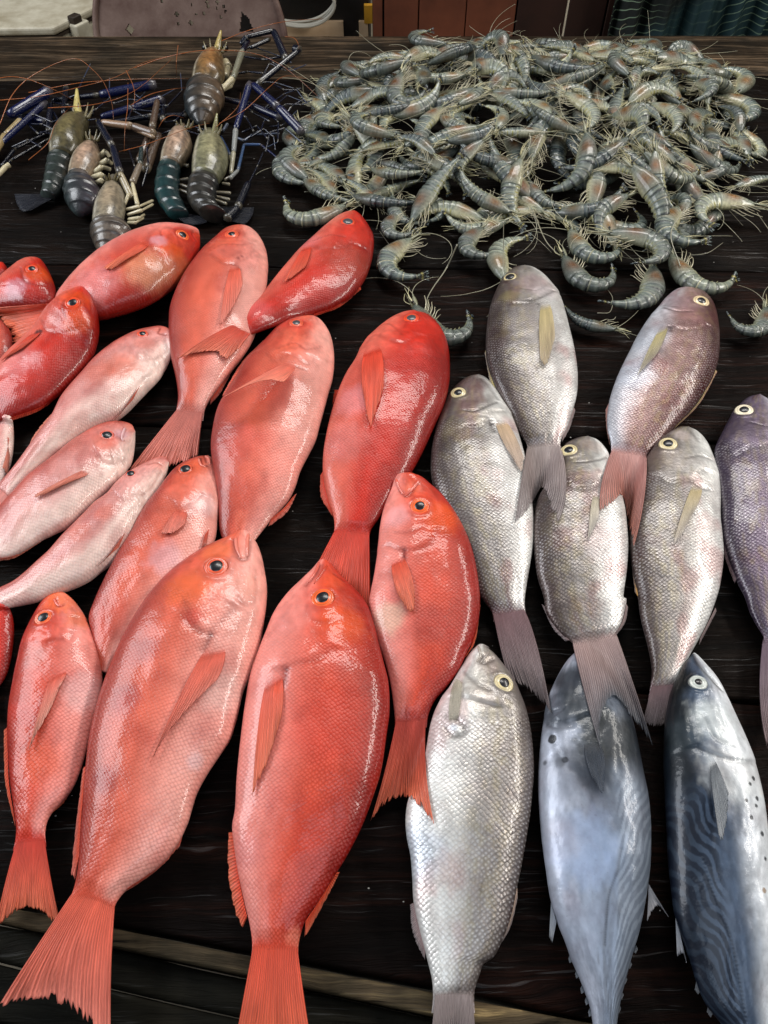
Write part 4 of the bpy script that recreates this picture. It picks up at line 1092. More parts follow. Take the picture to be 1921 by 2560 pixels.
# R16
snapper('rosy orange fish half hidden by the biggest snapper head, eye near its snout', 'rose',
 '6 1235,330 1170,340 1100,370 1040,410 990,470 940,540 880,610 820,700 770,800 710,900 650,1010 600,1110 560,1200 530,1290 545,1400 560,1520 570,1600',
 '6 1235,330 1260,350 1285,420 1300,500 1303,600 1290,700 1280,800 1240,930 1150,1080 1020,1230 880,1350 770,1450 700,1530 640,1620', seed=13, mat=M_PINK,
 lips=[('6 1178,345 1192,385 1225,398', 20), ('6 1216,332 1240,350 1246,385', 24)], eye=('6 1100,410', 42, .62), pect=('6 1045,640 1120,668', '6 955,790 1020,792 1090,742', dict(c0=L(214, 84, 60))),
 blobs=[('6 1150,400', 100, L(222, 96, 60), .6), ('6 1060,560', 120, L(218, 110, 90), .45), ('6 1200,620', 110, WHT, 0.36), ('6 980,930', 120, L(216, 180, 190), .4), ('6 650,1300', 160, L(190, 74, 60), .5)],
 gill='6 1030,600 1060,640 1140,600 1200,560', creases=[('6 1190,345 1200,385 1230,390', .001, .0025, .8), ('6 1215,330 1225,370', .001, .002, .7)],
 fins=[('pelvic_fin', '6 1240,765 1215,800', '6 1193,880 1225,860', dict(onbody=True))])
# R15
snapper('dark orange fish flank just inside the left frame edge', 'deep',
 '6 0,1180 60,1240 82,1330 78,1450 60,1560 30,1650 -20,1720 -60,1760', '6 0,1180 -60,1240 -100,1330 -120,1450 -120,1560 -110,1680 -100,1760', seed=14, headlen=0, tail='6 -140,1900 -90,1870 -30,1900')
# R14
snapper('small orange snapper at lower left with dark round eye and forked red tail', 'red',
 '6 335,1128 290,1150 240,1210 200,1280 165,1350 130,1440 105,1550 7 80,230 52,400 47,600 60,800 80,950 95,1080 90,1150 75,1215',
 '6 335,1128 380,1140 440,1190 490,1260 530,1340 560,1430 585,1520 7 588,215 575,330 550,450 520,560 490,660 460,760 415,860 360,930 310,980 275,1040 262,1110 268,1190',
 tail='7 -30,1665 60,1590 140,1545 230,1560 300,1620 355,1648', tailmid='7 30,1400 120,1380 210,1380 300,1410', seed=15,
 lips=[('6 322,1178 340,1215 378,1225', 20)], eye=('6 258,1292', 52, .55), pect=('7 285,190 398,185', '7 165,640 200,560 290,400 348,250', dict(c1=L(238, 170, 150))), bshift=.08,
 blobs=[('6 380,1180', 120, L(232, 110, 56), .6), ('6 480,1300', 90, L(232, 120, 70), .5), ('7 200,90', 80, L(220, 160, 150), .35), ('7 480,300', 130, WHT, 0.30), ('7 240,700', 120, L(228, 100, 66), .5), ('7 150,1160', 80, L(206, 50, 30), .7), ('7 80,400', 70, L(190, 50, 36), .5)],
 gill='6 280,1440 330,1420 400,1430 440,1360 450,1290', creases=[('6 330,1180 345,1220 375,1215', .0012, .0025, .6)],
 fins=[('anal_fin', '7 440,790 370,900 300,985', '7 415,850 370,935 285,1010'), ('dorsal_fin', '7 45,500 50,800 85,1040', '7 22,520 30,820 88,1075')], taildark=L(200, 52, 36))
# R13
r13 = snapper('biggest bright red snapper at bottom centre, bright orange nape on its right', 'red',
 '8 685,500 715,465 770,520 850,600 920,680 960,780 990,900 1020,1020 1045,1130 1050,1280 1035,1400 1005,1600 9 960,200 900,360 820,520 740,650 660,780 590,880 560,960 545,1040 548,1130',
 '8 685,500 668,448 620,500 560,560 480,640 410,740 360,860 320,960 280,1080 250,1250 225,1450 205,1650 9 196,270 180,370 190,480 215,640 250,800 280,930 290,1030 280,1110',
 tail='9 150,1800 280,1690 400,1650 520,1690 660,1800', tailmid='9 225,1400 410,1380 590,1400', seed=16,
 lips=[('8 660,452 640,510 596,572', 24), ('8 706,472 672,520 628,580', 24, L(190, 66, 44))], eye=('8 680,655', 66, .52), pect=('8 345,1105 475,1085', '8 290,1749 330,1660 385,1530 445,1330', dict()),
 blobs=[('8 470,1046', 15, L(40, 8, 6), .9), ('8 800,790', 150, L(216, 72, 8), .85), ('8 720,560', 90, L(206, 74, 34), .5), ('8 500,760', 130, L(222, 130, 120), .5), ('8 800,620', 50, L(170, 40, 20), .5), ('9 260,500', 100, L(226, 130, 126), .45), ('8 700,1350', 260, L(196, 50, 40), .35), ('9 520,1000', 60, L(236, 130, 104), .6)],
 gill='8 420,1050 470,1040 540,1010 620,1000 690,965 740,930', creases=[('8 665,470 640,520 590,580', .0015, .003, .6), ('8 470,1040 462,1110 440,1150', .002, .0035, .9), ('8 590,700 620,770 700,790 780,760', .0006, .003, .25), ('8 745,520 800,560', .001, .002, .5)],
 fins=[('anal_fin', '9 190,400 215,640 262,870', '9 158,400 155,620 190,830 235,930'), ('dorsal_fin', '9 760,620 660,780 585,890', '9 775,620 700,770 578,990')], bshift=.02)
# R12
snapper('largest rosy snapper at lower left with broad tail fin and orange head', 'rose',
 '6 1435,860 1400,808 1300,845 1180,905 1060,985 950,1090 850,1215 740,1400 680,1530 7 610,230 565,370 520,560 495,760 480,950 465,1130 455,1290 430,1420 385,1530',
 '6 1435,860 1448,815 1475,788 1515,835 1545,900 1565,980 1583,1100 1580,1200 1565,1320 1540,1450 1500,1580 7 1430,230 1400,300 1370,430 1330,560 1280,640 1200,760 1140,870 1110,960 1080,1060 1020,1180 940,1280 830,1370 730,1440 680,1500 655,1560 650,1640',
 tail='7 -15,2120 110,2085 230,2070 330,2095 450,2160 640,2390', tailmid='7 150,1860 330,1800 470,1800 640,1920', seed=17,
 lips=[('6 1398,815 1405,880 1432,945', 30), ('6 1474,792 1466,860 1468,935', 34)], eye=('6 1283,990', 72, .52), pect=('7 1165,30 1320,65', '7 862,715 950,560 1080,400 1250,230', dict()),
 blobs=[('6 1255,1388', 15, L(50, 12, 10), .85), ('6 1110,1120', 150, L(222, 96, 40), .6), ('6 1290,900', 110, L(222, 110, 66), .55), ('6 1140,1290', 70, L(204, 56, 40), .6), ('6 870,1480', 110, L(150, 56, 54), .55), ('7 720,330', 100, L(150, 60, 60), .5), ('7 600,800', 90, L(150, 70, 76), .5), ('6 1470,1100', 110, L(236, 160, 140), .5), ('7 1300,300', 150, L(236, 196, 186), .5), ('7 1130,700', 60, L(226, 210, 216), .3)],
 gill='6 1080,1270 1120,1330 1190,1375 1260,1360 1330,1290 1400,1240', creases=[('6 1385,830 1400,900 1430,945 1470,935 1480,880 1478,830', .002, .003, .6), ('6 1410,1170 1450,1215 1500,1200 1525,1130 1515,1050', .0008, .0025, .3), ('6 1260,1385 1200,1480', .002, .0035, .7), ('6 1100,1200 1130,1290 1190,1370', .0008, .004, .4)],
 fins=[('pelvic_fin', '7 1400,220 1435,190', '7 1284,622 1312,560'), ('dorsal_fin', '7 500,720 470,1000 455,1250', '7 478,740 440,1050 410,1340 432,1380'), ('anal_fin', '7 1060,1100 900,1310 730,1435', '7 1035,1190 940,1295 820,1390 718,1452')], bshift=.04)
# R11
snapper('red snapper with open mouth and its forked tail lying over a silver fish', 'red',
 '8 1125,75 1170,35 1222,-5 1290,45 1360,105 1420,180 1470,280 1510,400 1535,520 1550,650 1545,760 1520,870 1480,950 1430,1060 1360,1150 1300,1220 1265,1300 1255,1370',
 '8 1125,75 1105,20 1085,-15 1050,70 1015,170 995,270 985,380 965,520 945,620 935,690 950,780 985,900 1025,1010 1055,1130 1072,1250 1080,1340 1075,1380',
 tail='8 945,1885 1020,1800 1130,1755 1220,1810 1297,1905', tailmid='8 1030,1580 1130,1560 1250,1580', seed=18,
 lips=[('8 1086,-8 1102,45 1130,85', 26), ('8 1216,2 1178,48 1128,96', 26)], eye=('8 1217,147', 54, .5), pect=('8 1045,465 1142,420', '8 1100,640 1150,720 1185,722 1190,620'),
 blobs=[('8 1131,420', 11, L(40, 8, 6), .9), ('8 1340,210', 130, L(220, 78, 20), .8), ('8 1180,40', 60, L(220, 110, 80), .5), ('8 1090,200', 90, L(226, 160, 160), .6), ('8 1050,760', 110, L(226, 196, 170), .6), ('8 1290,800', 140, L(150, 62, 60), .45), ('8 1180,1330', 60, L(190, 56, 44), .4)],
 gill='8 1040,360 1100,385 1200,385 1280,345 1310,270', creases=[('8 1125,75 1110,60 1150,90 1200,20', .0015, .0025, .6), ('8 1128,385 1132,440', .002, .003, .9), ('8 1080,290 1150,290 1220,260', .0006, .0025, .3)],
 fins=[('dorsal_fin', '8 1545,650 1515,880 1470,975', '8 1553,700 1525,890 1470,985')], taildark=L(184, 66, 56))
# R8
snapper('red snapper lying across two others at top centre, head right and tail fin left', 'deep',
 '4 1010,56 1050,90 1090,150 1110,200 1105,280 1085,360 1050,430 990,500 920,545 850,575 760,600 680,622 580,656 500,686 425,712',
 '4 1010,56 930,85 850,150 780,215 710,280 640,360 590,420 540,480 470,540 420,592 385,640 358,672',
 tail='4 88,823 200,790 290,785 335,828 420,760', tailmid='4 250,712 310,720 370,740 440,730', seed=19,
 eye=('4 975,115', 38, .6), dullp=True, pect=('4 738,245 796,240', '4 638,432 690,398 757,345'),
 blobs=[('4 1000,180', 110, L(196, 52, 34), .6), ('4 960,300', 150, L(170, 66, 40), .45), ('4 740,200', 80, L(226, 120, 120), .5), ('4 500,560', 90, L(216, 96, 96), .5)],
 gill='4 790,235 830,250 920,250 1000,230 1060,250', creases=[('4 800,210 880,180 960,190', .0008, .002, .4)],
 fins=[('dorsal_fin', '4 1040,450 920,548 800,592', '4 1045,462 930,556 790,606')], taildark=L(212, 72, 52), tailtip=L(232, 130, 104), T=.36)
# ------------------------------------------------------------------ tiger prawns
def prawn_curve(bend, n=61, car=.40, sharp=1.0):
    l = np.linspace(0, 1, n)
    k = np.where(l < car * .8, .10, np.interp(l, [car * .8, car, .55, .75, .9, 1], [.1, .7, 1.15, 1.2, .9, .3])) ** sharp
    phi = np.r_[0, np.cumsum((k[1:] + k[:-1]) / 2)]; phi = phi / phi[-1] * bend
    d = np.stack([np.cos(phi), np.sin(phi)], 1)
    p = np.vstack([[0, 0], np.cumsum((d[1:] + d[:-1]) / 2 * (1 / (n - 1)), axis=0)])
    return l, p, phi

GREY = L(124, 130, 120); DARKB = L(14, 18, 24); OLIVE = L(84, 92, 82); CREAM = L(206, 198, 158); TAN = L(112, 90, 46); BLUEG = L(86, 100, 104)

def prawn_parts(bend, seed, tint, nr=20):
    r = np.random.default_rng(seed)
    l, p, phi = prawn_curve(bend)
    hr = np.interp(l, [0, .05, .15, .3, .4, .5, .65, .8, .93, 1], [.024, .040, .068, .090, .092, .086, .074, .052, .031, .021])
    hr = hr * 1.38
    def ringset(a, b, n, fn, cap=True):
        L_ = np.linspace(a, b, n); V = []; C = []
        for q in L_:
            c = np.array([np.interp(q, l, p[:, 0]), np.interp(q, l, p[:, 1])]); ph = np.interp(q, l, phi)
            nn = np.array([-math.sin(ph), math.cos(ph)])        # ventral side (inside of the curl)
            R, cc = fn(q)
            for t in range(nr):
                th = 2 * math.pi * t / nr; v = math.cos(th)     # 1 ventral, -1 dorsal
                ry = R * (1.0 if v < 0 else .92) * (1 + .10 * max(0, v) ** 2)
                V.append((c[0] + nn[0] * v * ry, c[1] + nn[1] * v * ry, R * .66 * math.sin(th) * (1 - .12 * v)))
                C.append(cc(q, v, th))
        F = grid_faces(n, nr, True)
        if cap: F.append(list(range(nr))); F.append([(n - 1) * nr + z for z in range(nr - 1, -1, -1)])
        return np.array(V), F, np.array(C)
    segs = [.405, .49, .58, .67, .76, .86, 1.0]
    def car(q):
        R = np.interp(q, l, hr) * (1 + .05 * smooth01((q - .3) / .1))
        def cc(q, v, th):
            br = math.exp(-((q - .26) / .10) ** 2) * math.exp(-((v + .1) / .7) ** 2)
            c = GREY * (1 - br) + (TAN * (1 - tint[0]) + L(124, 76, 38) * tint[0]) * br
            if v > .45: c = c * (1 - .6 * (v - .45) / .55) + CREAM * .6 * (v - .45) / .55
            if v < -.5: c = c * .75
            if q < .1: c = c * .6 + OLIVE * .4
            return c * (1 + .35 * math.sin(q * 90 + v * 6) * math.sin(q * 37 - v * 9 + th) * (.4 + tint[1]))
        return R, cc
    def abd(q):
        k = max(i for i in range(6) if q >= segs[i] - 1e-9 or i == 0)
        u = (q - segs[k]) / (segs[k + 1] - segs[k])
        R = np.interp(q, l, hr) * (.95 + .09 * smooth01(u * 1.15))
        def cc(q, v, th):
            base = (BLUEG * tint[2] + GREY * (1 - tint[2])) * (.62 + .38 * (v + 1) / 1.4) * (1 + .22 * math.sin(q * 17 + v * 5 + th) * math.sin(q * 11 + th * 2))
            band = math.exp(-((u - .88) / (.11 + .09 * max(0, -v))) ** 2) * (1 if v < .2 else max(0, .8 - v)) * (.7 + .3 * math.sin(k * 2.1 + tint[1] * 6))
            lightb = math.exp(-((u - .58) / .12) ** 2)
            c = base * (1 + .25 * lightb) + CREAM * .12 * lightb
            c = c * (1 - .93 * band) + DARKB * .93 * band
            if u > .96: c = CREAM * .5 + base * .5
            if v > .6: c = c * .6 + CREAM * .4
            if v > .8 and .4 < u < .6: c = L(150, 144, 80)
            return c
        return R, cc
    parts = {}
    V, F, C = ringset(0.0, .415, 30, car)
    parts['carapace'] = (V, F, C)
    V, F, C = ringset(.40, 1.0, 72, abd)
    parts['abdomen'] = (V, F, C)
    # rostrum: a serrated blade
    ru = np.linspace(0, 1, 14); V = []; Fq = []
    for i, u in enumerate(ru):
        x = .06 - u * .30; y = -.030 + .02 * u - .035 * u * u; hh = .017 * (1 - u) ** .7 + .002; te = .006 * (i % 2) * (u < .8)
        V += [(x, y - hh - te, 0), (x, y, .005 * (1 - u) + .001), (x, y + hh * .6, 0), (x, y, -.005 * (1 - u) - .001)]
    parts['rostrum'] = (np.array(V), grid_faces(14, 4, True) + [[0, 1, 2, 3], [55, 54, 53, 52]], np.tile(L(120, 116, 84), (56, 1)))
    # antennal scales
    S = []
    for sg in (-1, 1):
        V = []
        for u in np.linspace(0, 1, 8):
            x = .02 - u * .19; y = .008 + .012 * u; w = .020 * math.sin(math.pi * min(1, .18 + u * .82)) + .001
            V += [(x, y - w, sg * .025), (x, y, sg * .031), (x, y + w, sg * .025), (x, y, sg * .021)]
        S.append((np.array(V), grid_faces(8, 4, True) + [[0, 1, 2, 3], [31, 30, 29, 28]], L(150, 150, 124)))
    parts['antennal_scale'] = merge(S)
    # eyes
    E = []
    for sg in (-1, 1):
        Vt, Ft = tube([(-.005, -.012, sg * .02), (-.018, -.022, sg * .042)], .008, 8); E.append((Vt, Ft, OLIVE))
        Vs = []; 
        for a in np.linspace(0, math.pi, 7):
            for b in np.linspace(0, 2 * math.pi, 10, endpoint=False): Vs.append((-.02 + .014 * math.sin(a) * math.cos(b), -.025 + .014 * math.sin(a) * math.sin(b), sg * .046 + .014 * math.cos(a)))
        E.append((np.array(Vs), grid_faces(7, 10, True), L(10, 10, 12)))
    parts['eyes'] = merge(E)
    legg = [[] for _ in range(5)]
    for i in range(5):
        q = .12 + i * .042
        c = np.array([np.interp(q, l, p[:, 0]), np.interp(q, l, p[:, 1])]); R = np.interp(q, l, hr)
        sg = 1 if i % 2 else -1
        for s2 in ((1, .9),) if i in (1, 3) else ((1, .9), (-1, .5)):
            z0 = s2[0] * .022
            k1 = c + np.array([-.05 - .04 * r.random(), R * .9 + .018 + .02 * r.random()])
            k2 = k1 + np.array([-.07 - .06 * r.random() + .05 * i / 5, .01 + .045 * r.random()])
            k3 = k2 + np.array([-.06 + .07 * r.random(), -.01 + .05 * r.random()])
            P = [(c[0], c[1] + R * .75, z0), (*k1, z0 * 1.6 + .01 * r.random()), (*k2, z0 * 1.8), (*k3, z0 * 1.2)]
            P = catmull(np.array(P), 9)
            Vt, Ft = tube(P, np.linspace(.0062, .0020, 9), 6)
            legg[i].append((Vt, Ft, L(186, 178, 150) * (0.8 + .3 * r.random())))
    for i in range(5): parts['walking_leg%d' % i] = merge(legg[i])
    S = []
    for i in range(5):
        q = .45 + i * .085
        c = np.array([np.interp(q, l, p[:, 0]), np.interp(q, l, p[:, 1])]); ph = np.interp(q, l, phi); nn = np.array([-math.sin(ph), math.cos(ph)]); tt = np.array([math.cos(ph), math.sin(ph)]); R = np.interp(q, l, hr)
        for sg in (-1, 1):
            V = []
            for u in np.linspace(0, 1, 6):
                cc_ = c + nn * (R * .88 + .020 * u) + tt * .03 * u; w = .012 * math.sin(math.pi * min(1, .25 + u * .75)) + .001
                for a, z in ((-w, 0), (0, .003), (w, 0), (0, -.003)): V.append((*(cc_ + tt * a), sg * .02 + z))
            S.append((np.array(V), grid_faces(6, 4, True) + [[0, 1, 2, 3], [23, 22, 21, 20]], L(120, 118, 84)))
    parts['swimmerets'] = merge(S)
    # tail fan
    S = []; c = p[-1]; ph = phi[-1]
    for j, a in enumerate((-.55, -.25, 0, .25, .55)):
        a += r.normal() * .08; dr = np.array([math.cos(ph + a * .55 - .05), math.sin(ph + a * .55 - .05)]); nn = np.array([-dr[1], dr[0]])
        Lf = .15 if j != 2 else .13; V = []; C = []
        for u in np.linspace(0, 1, 9):
            w = (.022 if j != 2 else .013) * math.sin(math.pi * min(1, .15 + u * .80)) ** .8 + .001
            q = c + dr * (Lf * u - .01); z = (a * .07) * u
            for b, dz in ((-w, 0), (0, .003), (w, 0), (0, -.003)): V.append((*(q + nn * b), z + dz)); C.append(GREY * .8 if u < .35 else (DARKB * 1.4 if u < .8 else L(96, 108, 110)))
            if .45 < u < .6: C[-4:] = [L(160, 150, 90)] * 4
        S.append((np.array(V), grid_faces(9, 4, True) + [[0, 1, 2, 3], [35, 34, 33, 32]], np.array(C)))
    parts['tail_fan'] = merge(S)
    for j, sg in enumerate((-1, 1)):
        a0 = r.normal() * .4; P = [(-.01, .01, sg * .02)]; d = math.pi + a0; x, y, z = P[0]
        kk = r.normal() * 1.6; nant = 12 + r.integers(12)
        for i in range(nant):
            x += math.cos(d) * .05; y += math.sin(d) * .05; d += kk * .05 + r.normal() * .03; z += (-.0004) * i
            P.append((x, y, z))
        Vt, Ft = tube(np.array(P), np.linspace(.0040, .0018, nant + 1), 5); parts['antenna%d' % j] = (Vt, Ft, np.tile(L(170, 166, 140), (len(Vt), 1)))
    A_ = []
    for sg in (-1, 1):
        for i in range(2):
            P = catmull(np.array([(-.02, -.005, sg * .012), (-.14, -.03 + .02 * r.normal(), sg * .03), (-.27, -.02 + .06 * r.normal(), sg * .04)]), 8)
            Vt, Ft = tube(P, np.linspace(.005, .0022, 8), 5); A_.append((Vt, Ft, L(200, 192, 150)))
    parts['feelers'] = merge(A_)
    return parts, p[-1]

def ptube(name, path, w, col, parent, org, z=.012, mat=None, n=26, lift=None, taper=(1, .7), rough=0.0, nn=8):
    q = tr(path); fr = path.split()[0]; P2 = catmull(q, n)
    zz = np.interp(np.linspace(0, 1, n), np.linspace(0, 1, len(z)), z) if isinstance(z, (list, tuple)) else np.full(n, z)
    P = at_arr(P2, zz)
    Rr = w / 2 * CR[fr][2] / F_PX * np.linalg.norm(P - CP, axis=1) * np.linspace(taper[0], taper[1], n)
    if rough: Rr = Rr * (1 + rough * np.sin(np.arange(n) * 2.4))
    P[:, 2] = np.maximum(P[:, 2], Rr + .0005)
    P = at_arr(P2, P[:, 2])
    V, F = tube(P, Rr, nn)
    C = np.tile(col, (len(V), 1)) if np.ndim(col) == 1 else np.repeat(np.array([col[0] * (1 - t) + col[1] * t for t in np.linspace(0, 1, n)]), nn, 0)
    me = mesh(name, V, F, C, origin=org); return link(name, me, mat or M_CLAW, parent)
PV = []
BENDS = [.35, .7, 1.1, 1.5, 1.9, 2.3, 2.8, .9, 1.7, 2.5]
for vi, bd in enumerate(BENDS):
    rr = np.random.default_rng(100 + vi)
    parts, end = prawn_parts(bd, 200 + vi, (rr.random(), .5 * rr.random(), rr.random()))
    meshes = []
    dull = [.72, .95, .6, 1.15, .8, 1.2, .65, .95, .75, 1.1][vi] * np.array([[.94, 1.0, 1.03], [1, 1, .92]][vi % 2])
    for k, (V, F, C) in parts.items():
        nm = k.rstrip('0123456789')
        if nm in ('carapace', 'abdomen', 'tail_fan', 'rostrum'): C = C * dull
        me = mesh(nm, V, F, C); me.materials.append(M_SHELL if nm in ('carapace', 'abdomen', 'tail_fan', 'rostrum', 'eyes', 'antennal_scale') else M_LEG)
        meshes.append((nm, me))
    PV.append((meshes, end))

def sag(end): return end
def place_prawn(vi, head, tail, flip, label, tilt=(0, 0), roll=0.0, skip=()):
    """head / tail base given as places in the scene; similarity transform of variant vi"""
    meshes, end = PV[vi]
    h = Vector(head); t = Vector(tail); ch = t - h; s = min(ch.length / math.hypot(*end), .145)
    a_l = math.atan2(end[1], end[0])
    R = Matrix.Rotation(-a_l, 4, 'Z')                       # chord on +X
    if flip: R = Matrix.Rotation(math.pi, 4, 'X') @ R
    R = Matrix.Rotation(roll, 4, 'X') @ R
    R = ch.to_track_quat('X', 'Z').to_matrix().to_4x4() @ R
    M = Matrix.Translation(h) @ R @ Matrix.Scale(s, 4)
    root = bpy.data.objects.new('tiger_prawn', None); root.empty_display_size = .02
    COL.objects.link(root); root.matrix_world = M
    tag(root, label, 'prawn', 'tiger prawns heaped at the back right of the table')
    for nm, me in meshes:
        if nm in skip: continue
        o = bpy.data.objects.new(nm, me); COL.objects.link(o); o.parent = root
    return root

# footprint of the heap on the table
HP = np.array([at(q, 0)[:2] for q in tr('D 625,415 622,330 650,250 690,190 760,150 900,122 1100,112 1400,118 1560,160 1625,230 1630,330 1585,400 1560,470 1500,520 1400,560 1300,545 1220,515 1150,500 1060,520 960,515 870,500 800,470 740,445 670,440')])
def edge_dist(x, y):
    if not inpoly(x, y, [tuple(q) for q in HP]): return -1
    A_ = HP; B_ = np.roll(HP, -1, 0); P = np.array([x, y]); d = B_ - A_
    t = np.clip(((P - A_) * d).sum(1) / (d * d).sum(1), 0, 1)
    return np.linalg.norm(A_ + t[:, None] * d - P, axis=1).min()
def heap_h(x, y):
    e = edge_dist(x, y)
    if e < 0: return 0.0
    return .068 * float(smooth01(min(e, .2) / .2)) + .012 * (math.sin(x * 17) * math.sin(y * 21 + 1)) * min(1, e / .1)
HL = 'tiger prawn with black bands lying in the heap, one of many alike'
rp = random.Random(5)
USED = set()
def where(pre, vi, hx, hy, tx, ty, keep=True):
    """a label that tells this animal's curl, heading and place in the heap"""
    x0, y0 = HP.min(0); x1, y1 = HP.max(0)
    u = ((hx + tx) / 2 - x0) / (x1 - x0); v = ((hy + ty) / 2 - y0) / (y1 - y0)
    curl = 'straight' if BENDS[vi] < .6 else 'gently bent' if BENDS[vi] < 1.2 else 'curved' if BENDS[vi] < 1.8 else 'curled' if BENDS[vi] < 2.4 else 'tightly curled'
    d = int(((math.degrees(math.atan2(hy - ty, hx - tx)) + 382.5) % 360) // 45)
    dn = ['right', 'upper right', 'upward', 'upper left', 'left', 'lower left', 'downward', 'lower right'][d]
    row = ['front edge', 'front part', 'middle', 'back part', 'back edge'][min(4, int(v * 5))]
    col = ['far left', 'left', 'centre left', 'centre right', 'right', 'far right'][min(5, int(u * 6))]
    t = '%s%s prawn, head %s, %s of the heap, %s' % (pre, curl, dn, row, col)
    if keep: USED.add(t)
    return t
def scatter(dz, n, mind, tiltmax, label):
    pts = []; tries = 0
    x0, y0 = HP.min(0); x1, y1 = HP.max(0)
    while len(pts) < n and tries < 20000:
        tries += 1
        x = rp.uniform(x0, x1); y = rp.uniform(y0, y1)
        if edge_dist(x, y) < .022: continue
        if any((x - a) ** 2 + (y - b) ** 2 < mind ** 2 for a, b in pts): continue
        pts.append((x, y))
    pre_skip = bool(label)
    for x, y in pts:
        vi = rp.choice([0, 1, 2, 2, 3, 3, 7, 7, 8, 8, 4, 5, 9, 6]); end = PV[vi][1]
        Lb = rp.uniform(.094, .132); ch = Lb * math.hypot(*end)
        a = rp.uniform(0, 2 * math.pi)
        for k in range(24):   # keep the whole animal on the heap
            hx, hy = x - math.cos(a) * ch / 2, y - math.sin(a) * ch / 2; tx, ty = x + math.cos(a) * ch / 2, y + math.sin(a) * ch / 2
            if edge_dist(hx, hy) > 0 and edge_dist(tx, ty) > 0 and where(label, vi, hx, hy, tx, ty, False) not in USED: break
            a = rp.uniform(0, 2 * math.pi)
        base = .014 + dz
        LB = [where(label, vi, hx, hy, tx, ty)]
        zh = heap_h(hx, hy) + base + rp.uniform(-.006, .012); zt = heap_h(tx, ty) + base + rp.uniform(-.006, .012)
        place_prawn(vi, (hx, hy, max(zh, .016)), (tx, ty, max(zt, .014)), rp.random() < .5, LB[0], roll=rp.gauss(0, .3), skip=('antenna',) if pre_skip else ())
scatter(-.034, 104, .053, .2, 'half buried ')
scatter(-.005, 166, .0445, .3, '')

def traced(hd, md, tl, label, z=.017, zt=None):
    h, m, t = (tr(q)[0] for q in (hd, md, tl))
    onheap = z is None
    def W(q):
        zz = z
        if onheap:
            zz = .05
            for _ in range(4): w = at(q, zz); zz = heap_h(w[0], w[1]) + .022
        return at(q, zz)
    H, Mi, T = W(h), W(m), W(t)
    ch = T - H; c2 = math.hypot(ch[0], ch[1])
    cr = (ch[0] * (Mi[1] - H[1]) - ch[1] * (Mi[0] - H[0])) / c2      # signed sagitta: + when the back bulges left of head -> tail
    ratio = abs(cr) / c2
    best = min(range(len(PV)), key=lambda i: abs(PSAG[i] - ratio))
    flip = cr > 0
    return place_prawn(best, H, T, flip, label)
PSAG = []
for vi, bd in enumerate(BENDS):
    l, p, phi = prawn_curve(bd); e = p[-1]; c = np.hypot(*e)
    PSAG.append(np.abs((e[0] * p[:, 1] - e[1] * p[:, 0]) / c).max() / c)
PLACE_TRACED = 1
TP = [
 ('j 1420,1150', 'j 1270,1430', 'j 1560,1600', 'curled tiger prawn at the left end of the heap with its head up', .017),
 ('1 1490,890', '1 1320,945', '1 1240,885', 'low tiger prawn lying flat under the left end of the heap', .017),
 ('l 385,300', 'l 185,480', 'l 430,580', 'single curled tiger prawn on bare wood just above the centre red snapper', .017),
 ('l 420,800', 'l 740,1075', 'l 850,920', 'tiger prawn curled against the head of the centre red snapper', .017),
 ('l 1090,600', 'l 1040,430', 'l 1225,290', 'upright tiger prawn whose head hides behind the upper left silver bream', .017),
 ('l 920,210', 'l 830,440', 'l 1010,400', 'tiger prawn hanging from the front edge of the heap, tightly curled', .02),
 ('l 280,100', 'l 220,290', 'l 390,245', 'tiger prawn at the front of the heap beside the crossing red snapper', .02),
 ('k 40,450', 'k 270,700', 'k 425,580', 'small curled tiger prawn on bare wood between the two upper breams', .017),
 ('k 740,530', 'k 655,850', 'k 330,885', 'orange headed tiger prawn just left of the plum coloured bream', .02),
 ('k 890,440', 'k 1230,755', 'k 1470,690', 'long tiger prawn stretched along the plum coloured bream head', .017),
 ('k 1640,860', 'k 1600,1085', 'k 1370,950', 'tiger prawn at the right frame edge below the heap, curled', .017),
 ('k 440,1030', 'k 250,1000', 'k 60,870', 'tiger prawn half behind the upper left bream, head to the right', .014),
 ('k 400,260', 'k 880,370', 'k 690,505', 'sharply folded tiger prawn at the front edge of the heap', .04),
 ('k 960,60', 'k 860,330', 'k 1130,350', 'tiger prawn with pale tail fan sticking out right of the heap front', .03),
 ('k 90,240', 'k 260,450', 'k 470,400', 'blue grey tiger prawn at the front of the heap above the bare wood', .025),
 ('2 1600,885', '2 1350,900', '2 1400,960', 'big tiger prawn with long pale legs at the right front of the heap', .03),
 ('2 1520,805', '2 1600,782', '2 1690,765', 'straight tiger prawn pointing off the right frame edge', .017),
 ('2 1400,540', '2 1425,625', '2 1550,690', 'strongly banded tiger prawn on the right slope of the heap', .03),
 ('2 1440,410', '2 1620,480', '2 1545,545', 'rounded tiger prawn at the far right of the heap', .03),
 ('2 1525,400', '2 1515,268', '2 1420,285', 'tiger prawn at the upper right corner of the heap, curled downward', .03),
 ('2 1390,330', '2 1375,205', '2 1245,205', 'glistening tiger prawn arched at the top right of the heap', None),
 ('2 1130,215', '2 1120,140', '2 1020,155', 'tiger prawn arched on the top edge of the heap against the wall', None),
 ('2 395,300', '2 420,235', '2 445,180', 'tiger prawn with its tail fan raised upright at the top of the heap', None),
 ('2 270,190', '2 150,180', '2 185,135', 'tiger prawn on the rear plank at the upper left of the heap', None),
]
TR = [traced(*a) for a in TP]
